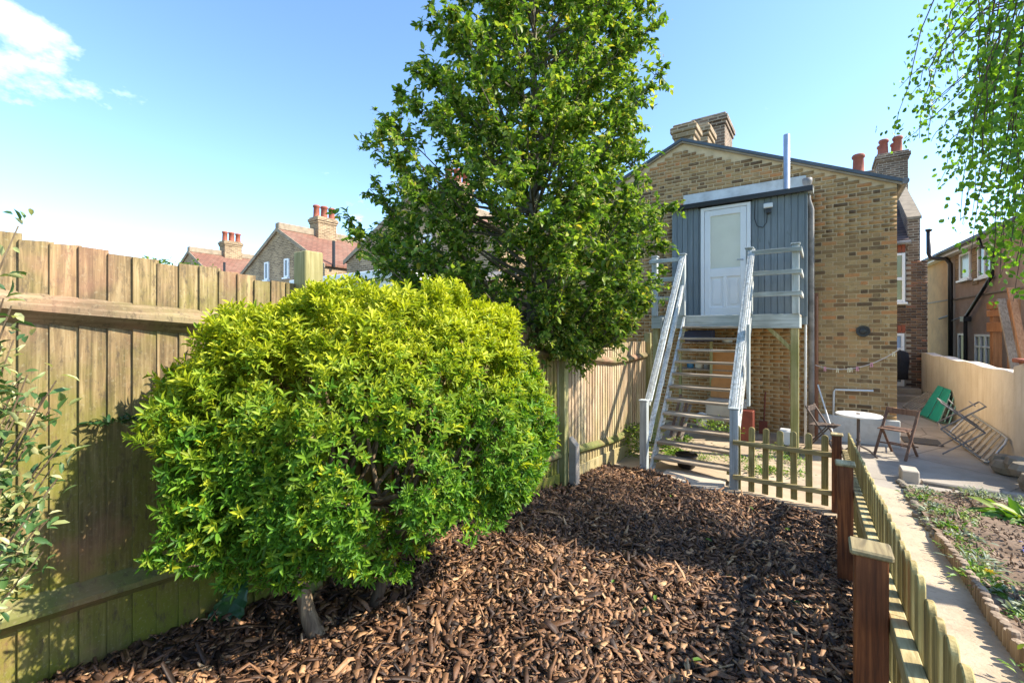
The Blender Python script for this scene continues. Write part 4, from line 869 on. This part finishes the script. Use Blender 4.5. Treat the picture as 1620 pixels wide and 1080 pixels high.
for k in range(255):
    ztip = 1.86+5.4*((k+.5)/255)**1.35; az = k*2.39996+random.uniform(-.3,.3)
    r = env(ztip, az)*random.uniform(.72, 1.06)
    if r < .1: continue
    rise = min(ztip-1.45, r*random.uniform(.25, 1.15)); z0 = ztip-rise
    s0 = Vector((TB[0], TB[1], z0)); e = Vector((TB[0]+r*math.cos(az), TB[1]+r*math.sin(az), ztip))
    mid = s0.lerp(e, .55)+Vector((0, 0, -.10*r+random.uniform(-.05,.05))); pts = [s0, s0.lerp(mid, .5)+Vector((0,0,-.02)), mid, mid.lerp(e, .55), e]
    tw.tube(pts, [.012+.008*r, .012+.005*r, .009, .006, .003], 5)
    nsec = int(9+11*r)
    for j in range(nsec):
        t_ = random.uniform(.28, 1)**.8; i0 = min(3, int(t_*4)); p = pts[i0].lerp(pts[i0+1], t_*4-i0)
        d0 = (e-s0).normalized(); sd = Vector((random.gauss(0,1), random.gauss(0,1), random.gauss(0.1,.8))).normalized()
        d = (d0*.7+sd*.8).normalized(); ln = random.uniform(.14, .42)*(1.15-.5*t_)
        tw.tube([p, p+d*ln*.6+Vector((0,0,.01)), p+d*ln], [.004,.003,.0015], 4, cap=False)
        nl = random.randint(11, 19)
        for q in range(nl):
            tt = random.uniform(.15, 1.02); bp = p+d*ln*tt; ld = (d*.5+Vector((random.gauss(0,1), random.gauss(0,1), random.gauss(-.05,.7))).normalized()*.9)
            LP.append(bp); LD.append(ld); LN.append((random.gauss(0,.6), random.gauss(0,.6), 1))
        if random.random() < .75: FP.append(p+d*ln)
# one long branch reaching out to the left
for (ex, ey, ez) in ((-4.66, 3.52, 4.35), (-4.55, 3.55, 3.25), (-2.0, 5.3, 6.3)):
    s0 = Vector((TB[0], TB[1], ez-1.3)); e = Vector((ex, ey, ez)); pts = [s0.lerp(e, i/6)+Vector((0,0,-.12*math.sin(math.pi*i/6))) for i in range(7)]
    tw.tube(pts, [.03,.024,.02,.016,.012,.008,.004], 6)
    for j in range(26):
        t_ = random.uniform(.35, 1); i0 = min(5, int(t_*6)); p = pts[i0].lerp(pts[i0+1], t_*6-i0)
        d = ((e-s0).normalized()*.7+Vector((random.gauss(0,1), random.gauss(0,1), random.gauss(.2,.8))).normalized()*.8).normalized(); ln = random.uniform(.08,.26)
        tw.tube([p, p+d*ln], [.004,.002], 4, cap=False)
        for q in range(9):
            LP.append(p+d*ln*random.uniform(.2,1)); LD.append(d*.5+Vector((random.gauss(0,1), random.gauss(0,1), random.gauss(0,.7))).normalized()); LN.append((random.gauss(0,.6), random.gauss(0,.6), 1))
        if random.random() < .5: FP.append(p+d*ln)
tag(tw.build('branches', M['bark_tree'], tree), kind='stuff')
LP, LD, LN = np.array([tuple(p) for p in LP]), np.array([tuple(p) for p in LD]), np.array(LN)
k = ~((np.abs(LP[:,0]-FX) < .02) & (LP[:,2] < 1.9)); LP, LD, LN = LP[k], LD[k], LN[k]
Ls = rng.uniform(.05, .095, len(LP)); V, T = leafmesh(LP, LD, LN, Ls, Ls*.56, .22, .2); tag(npmesh('foliage', V, T, M['leaf_holly'], None, tree), kind='stuff')
FPn = np.array([tuple(p) for p in FP]); K = 9; Pf = np.repeat(FPn, K, 0)+rng.normal(0, .018, (len(FPn)*K, 3)); V, T = leafmesh(Pf, rdir(len(Pf)), rdir(len(Pf)), .020, .010); tag(npmesh('flower_tufts', V, T, M['catkin'], None, tree), kind='stuff')

# birch with hanging twigs, trunk out of frame to the right
birch = thing('birch_tree', 'birch with thin hanging twigs of small bright leaves at the right', 'tree', (4.3, 5.6, 0))
limb([(4.3,5.6,-.1),(4.25,5.6,2),(4.1,5.62,4.2),(3.8,5.6,6.2),(3.5,5.6,8)], [.15,.13,.1,.06,.02], 'trunk', 'birch_bark', birch, 10)
bt = MB(); LP, LD, LN = [], [], []
for k in range(98):
    y0 = random.uniform(4.7, 7.2); far_ = random.random()
    tx = y0*random.uniform(.115, .31)+.14; 
    ratio = (tx-.0)/y0
    zt = random.uniform(4.4, 5.7); 
    zb = np.interp(ratio, [.09, .13, .17, .21, .25, .3], [3.9, 3.75, 3.85, 3.0, 2.35, 2.3])*random.uniform(.97, 1.25)+(y0-5.5)*.25
    if random.random() < .25: zb += random.uniform(.5, 1.6)
    s0 = Vector((3.9, 5.6, zt*.75)); top = Vector((tx+.35, y0, zt)); arch = [s0, s0.lerp(top, .5)+Vector((0,0,.35)), top, Vector((tx+.08, y0, zt-.25))]
    bt.tube(arch, [.022,.014,.008,.004], 5)
    ln = max(.3, zt-.25-zb); st_ = arch[-1]; pts = [st_]; sw = Vector((random.uniform(-.5,.15), random.uniform(-.3,.3), 0))
    for i in range(1, 7): t_ = i/6; pts.append(st_+sw*t_*(1-.3*t_)+Vector((random.uniform(-.02,.02), random.uniform(-.02,.02), -ln*t_)))
    bt.tube(pts, [.006,.005,.0045,.004,.003,.0025,.002], 4, cap=False)
    nl = int(ln*56)
    for q in range(nl):
        t_ = random.uniform(0, 1); i0 = min(5, int(t_*6)); p = pts[i0].lerp(pts[i0+1], t_*6-i0)+Vector((random.gauss(0,.07), random.gauss(0,.07), random.gauss(0,.03)))
        LP.append(p); LD.append((random.gauss(0,.6), random.gauss(0,.6), -.9)); LN.append((random.gauss(0,1), random.gauss(0,1), .3))
tag(bt.build('twigs', M['birch_twig'], birch), kind='stuff')
LP, LD, LN = np.array([tuple(p) for p in LP]), np.array(LD), np.array(LN); Ls = rng.uniform(.034, .058, len(LP))
V, T = leafmesh(LP, LD, LN, Ls, Ls*.8, .1, .1); tag(npmesh('foliage', V, T, M['leaf_birch'], None, birch), kind='stuff')

# small plants
def clump(name, label, cat, loc, n, L_, wr, spread, mat, up=.6, group=None, parent=None, h=0.):
    P = np.array(loc)+np.stack([rng.normal(0, spread, n), rng.normal(0, spread, n), rng.uniform(0, h+1e-6, n)], 1)
    D = np.stack([rng.normal(0, .7, n), rng.normal(0, .7, n), rng.uniform(.1, 1, n)*up*1.6], 1); D[:,:2] += (P-np.array(loc))[:,:2]/max(spread, 1e-3)*.5
    Ls = L_*rng.uniform(.6, 1.1, n); V, T = leafmesh(P, D, np.array([0,0,1.])+rng.normal(0,.3,(n,3)), Ls, Ls*wr, .25, .25)
    if parent is None:
        t_ = thing(name, label, cat, loc, group); tag(npmesh('leaves', V, T, M[mat], None, t_), kind='stuff'); return t_
    return tag(npmesh(name, V, T, M[mat], None, parent), kind='stuff')
# variegated shrub at the left edge
vs2 = thing('variegated_shrub', 'pale variegated shrub poking in at the left edge by the fence', 'shrub', (-2.15, -.05, .5))
vt = MB(); LPv, LDv = [], []
for k in range(95):
    base = Vector((-2.2+random.uniform(-.1,.1), -.12+random.uniform(-.1,.1), .6)); hz = random.uniform(1.25, 2.1) if k % 6 else random.uniform(1.0, 2.45)
    e = Vector((-2.02+random.uniform(-.25,.2), .17+random.uniform(-.4,.17), hz))
    vt.tube([base, base.lerp(e, .5)+Vector((0,0,.05)), e], [.008,.005,.002], 5, cap=False)
    for q in range(34):
        t_ = random.uniform(.62, 1.02); LPv.append(base.lerp(e, t_)+Vector((random.gauss(0,.02), random.gauss(0,.02), random.gauss(0,.02)))); LDv.append(((e-base).normalized()*.6+Vector((random.gauss(0,1), random.gauss(0,1), random.gauss(.2,.7))).normalized()))
tag(vt.build('stems', M['bark'], vs2), kind='stuff'); LPv, LDv = np.array([tuple(p) for p in LPv]), np.array([tuple(p) for p in LDv]); Ls = rng.uniform(.028,.052,len(LPv))
V, T = leafmesh(LPv, LDv, np.array([0,0,1.])+rng.normal(0,.4,(len(LPv),3)), Ls, Ls*.42, .25, .2); tag(npmesh('foliage', V, T, M['leaf_var'], None, vs2), kind='stuff')
fs_ = thing('distant_shrub', 'feathery treetop just showing over the fence at the far left', 'tree', (-15, 4.4, 0))
limb([(-15,4.4,0),(-15,4.4,2.0),(-14.9,4.45,3.6)], [.1,.07,.02], 'trunk', 'bark_tree', fs_, 8)
clump('foliage', 0, 0, (-15, 4.4, 2.4), 1500, .16, .4, .55, 'leaf_weed', .8, parent=fs_, h=1.45)
# big dock leaf and a sprig at the fence
gr = []; nu, nv = 13, 9; d_ = Vector((.22, .42, .85)).normalized(); nn_ = Vector((.85, -.5, .15)).normalized(); s_ = d_.cross(nn_).normalized(); nn_ = s_.cross(d_)
for i in range(nu):
    a_ = i/(nu-1); w_ = .088*math.sin(math.pi*min(1, a_*.93+.07))**.75*(1+.06*(-1)**i)*(1-.35*a_)
    for j in range(nv):
        c_ = j/(nv-1)*2-1; gr.append(Vector((-2.52, .97, .45))+d_*.27*a_+s_*w_*c_+nn_*(.03*abs(c_)*(1 if abs(c_) < .9 else .8)-.10*a_*a_+.006*math.sin(i*2.1)*abs(c_)))
b = MB(); b.poly(gr, [(i*nv+j, i*nv+j+1, (i+1)*nv+j+1, (i+1)*nv+j) for i in range(nu-1) for j in range(nv-1)])
tag(b.build('dock_leaf', M['leaf_dark']), 'single large dark green leaf at the fence foot', 'leaf')
clump('fence_sprig', 'dark leafy sprig poking out through the fence boards', 'sprig', (-2.54, .62, 1.60), 120, .05, .3, .055, 'leaf_dark', .5)
for k, y in enumerate(sorted(random.uniform(1.3, 5.4) for _ in range(12))):
    x = random.uniform(-1.5, -.05); z = float(mulch_z(np.array(x), np.array(y)))+.035
    V, T = leafmesh(np.array([[x, y, z]]), rng.normal(size=(1,3))*[1,1,.15], np.array([[0,0,1.]]), random.uniform(.05,.08), random.uniform(.022,.035)); tag(npmesh('fallen_leaf', V, T, M['leaf_weed']), 'fallen green leaf on the bark chips, %s nearest the camera' % ORD[k], 'leaf', 'fallen leaves on the bark')
bz = lambda x, y: float(bed_z(np.array(float(x)), np.array(float(y))))
clump('hosta', 'large bright leafy plant in the soil bed at the right edge', 'plant', (1.72, 6.75, bz(1.72,6.75)), 60, .24, .4, .10, 'leaf_weed', .5)
clump('catmint', 'silvery mound near the far end of the soil bed', 'plant', (1.52, 7.35, .03), 260, .07, .25, .09, 'leaf_silver', .6, h=.08)
clump('lavender', 'grey-green mound farther right at the end of the bed', 'plant', (1.86, 7.2, .03), 240, .08, .2, .08, 'leaf_silver', .7, h=.1)
clump('weed_clump', 'spreading yellow-green weed in the middle of the bed', 'plant', (1.22, 6.5, bz(1.22,6.5)), 260, .05, .35, .13, 'leaf_weed', .4, h=.03)
pv = thing('bluebell', 'single bluebell in flower in the soil bed', 'flower', (1.18, 4.55, bz(1.18,4.55)))
clump('leaves', 0, 0, (1.18, 4.55, bz(1.18,4.55)), 16, .2, .07, .02, 'leaf_weed', 1, parent=pv)
limb([(1.18,4.55,bz(1.18,4.55)),(1.19,4.56,.5)], [.004,.003], 'stem', 'leaf_weed', pv, 5); clump('petals', 0, 0, (1.19, 4.56, .44), 40, .03, .5, .018, 'petal_blue', .1, parent=pv, h=.08)
dn = thing('dandelion', 'dandelion with a yellow flower beside the log edging', 'flower', (.93, 4.3, bz(.93,4.3)))
clump('leaves', 0, 0, (.93, 4.3, bz(.93,4.3)), 24, .13, .25, .015, 'leaf_weed', .35, parent=dn); clump('petals', 0, 0, (.93, 4.3, bz(.93,4.3)+.12), 50, .028, .25, .006, 'petal_yellow', .3, parent=dn)
for k in range(26):
    y = 1.6+k*.22+random.uniform(-.08,.08); x = .93+random.uniform(-.05,.12); s = random.uniform(.03,.08)
    clump('edge_weed', 'green weed along the bed edging, %s counted from the near end' % ORD[k], 'weed', (x, y, float(gz(y))+.04), random.randint(60,150), random.uniform(.035,.075), random.uniform(.25,.5), s, random.choice(['leaf_weed','leaf_weed','leaf_silver']), .6, 'weeds along the bed edging', h=.05)
for k, y in enumerate(sorted(random.uniform(3.2, 7.3) for _ in range(20))):
    x = random.uniform(1.1, 2.2)
    clump('bed_weed', 'small seedling in the open soil bed, %s nearest the camera' % ORD[k], 'weed', (x, y, bz(x,y)), random.randint(20,60), random.uniform(.03,.06), .35, random.uniform(.02,.05), random.choice(['leaf_weed','leaf_silver']), .4, 'seedlings in the soil bed', h=.03)
for k, x in enumerate(sorted(random.uniform(-2.4, -.3) for _ in range(16))):
    y = random.uniform(6.7, 8.6)
    clump('ground_weed', 'low weed patch under the stairs and landing, %s from the left' % ORD[k], 'weed', (x, y, -.005), random.randint(90,200), random.uniform(.035,.07), .45, random.uniform(.05,.14), 'leaf_weed', .5, 'weeds under the stairs', h=.06)
clump('ivy_clump', 'dark green ivy at the fence foot beside the left newel post', 'plant', (-2.38, 6.9, 0), 700, .055, .6, .14, 'leaf_holly', .5, h=.5)
clump('potted_greens', 'pale green plant behind the lower stair treads', 'plant', (-1.5, 8.3, .2), 220, .07, .5, .16, 'leaf_weed', .5, h=.25)
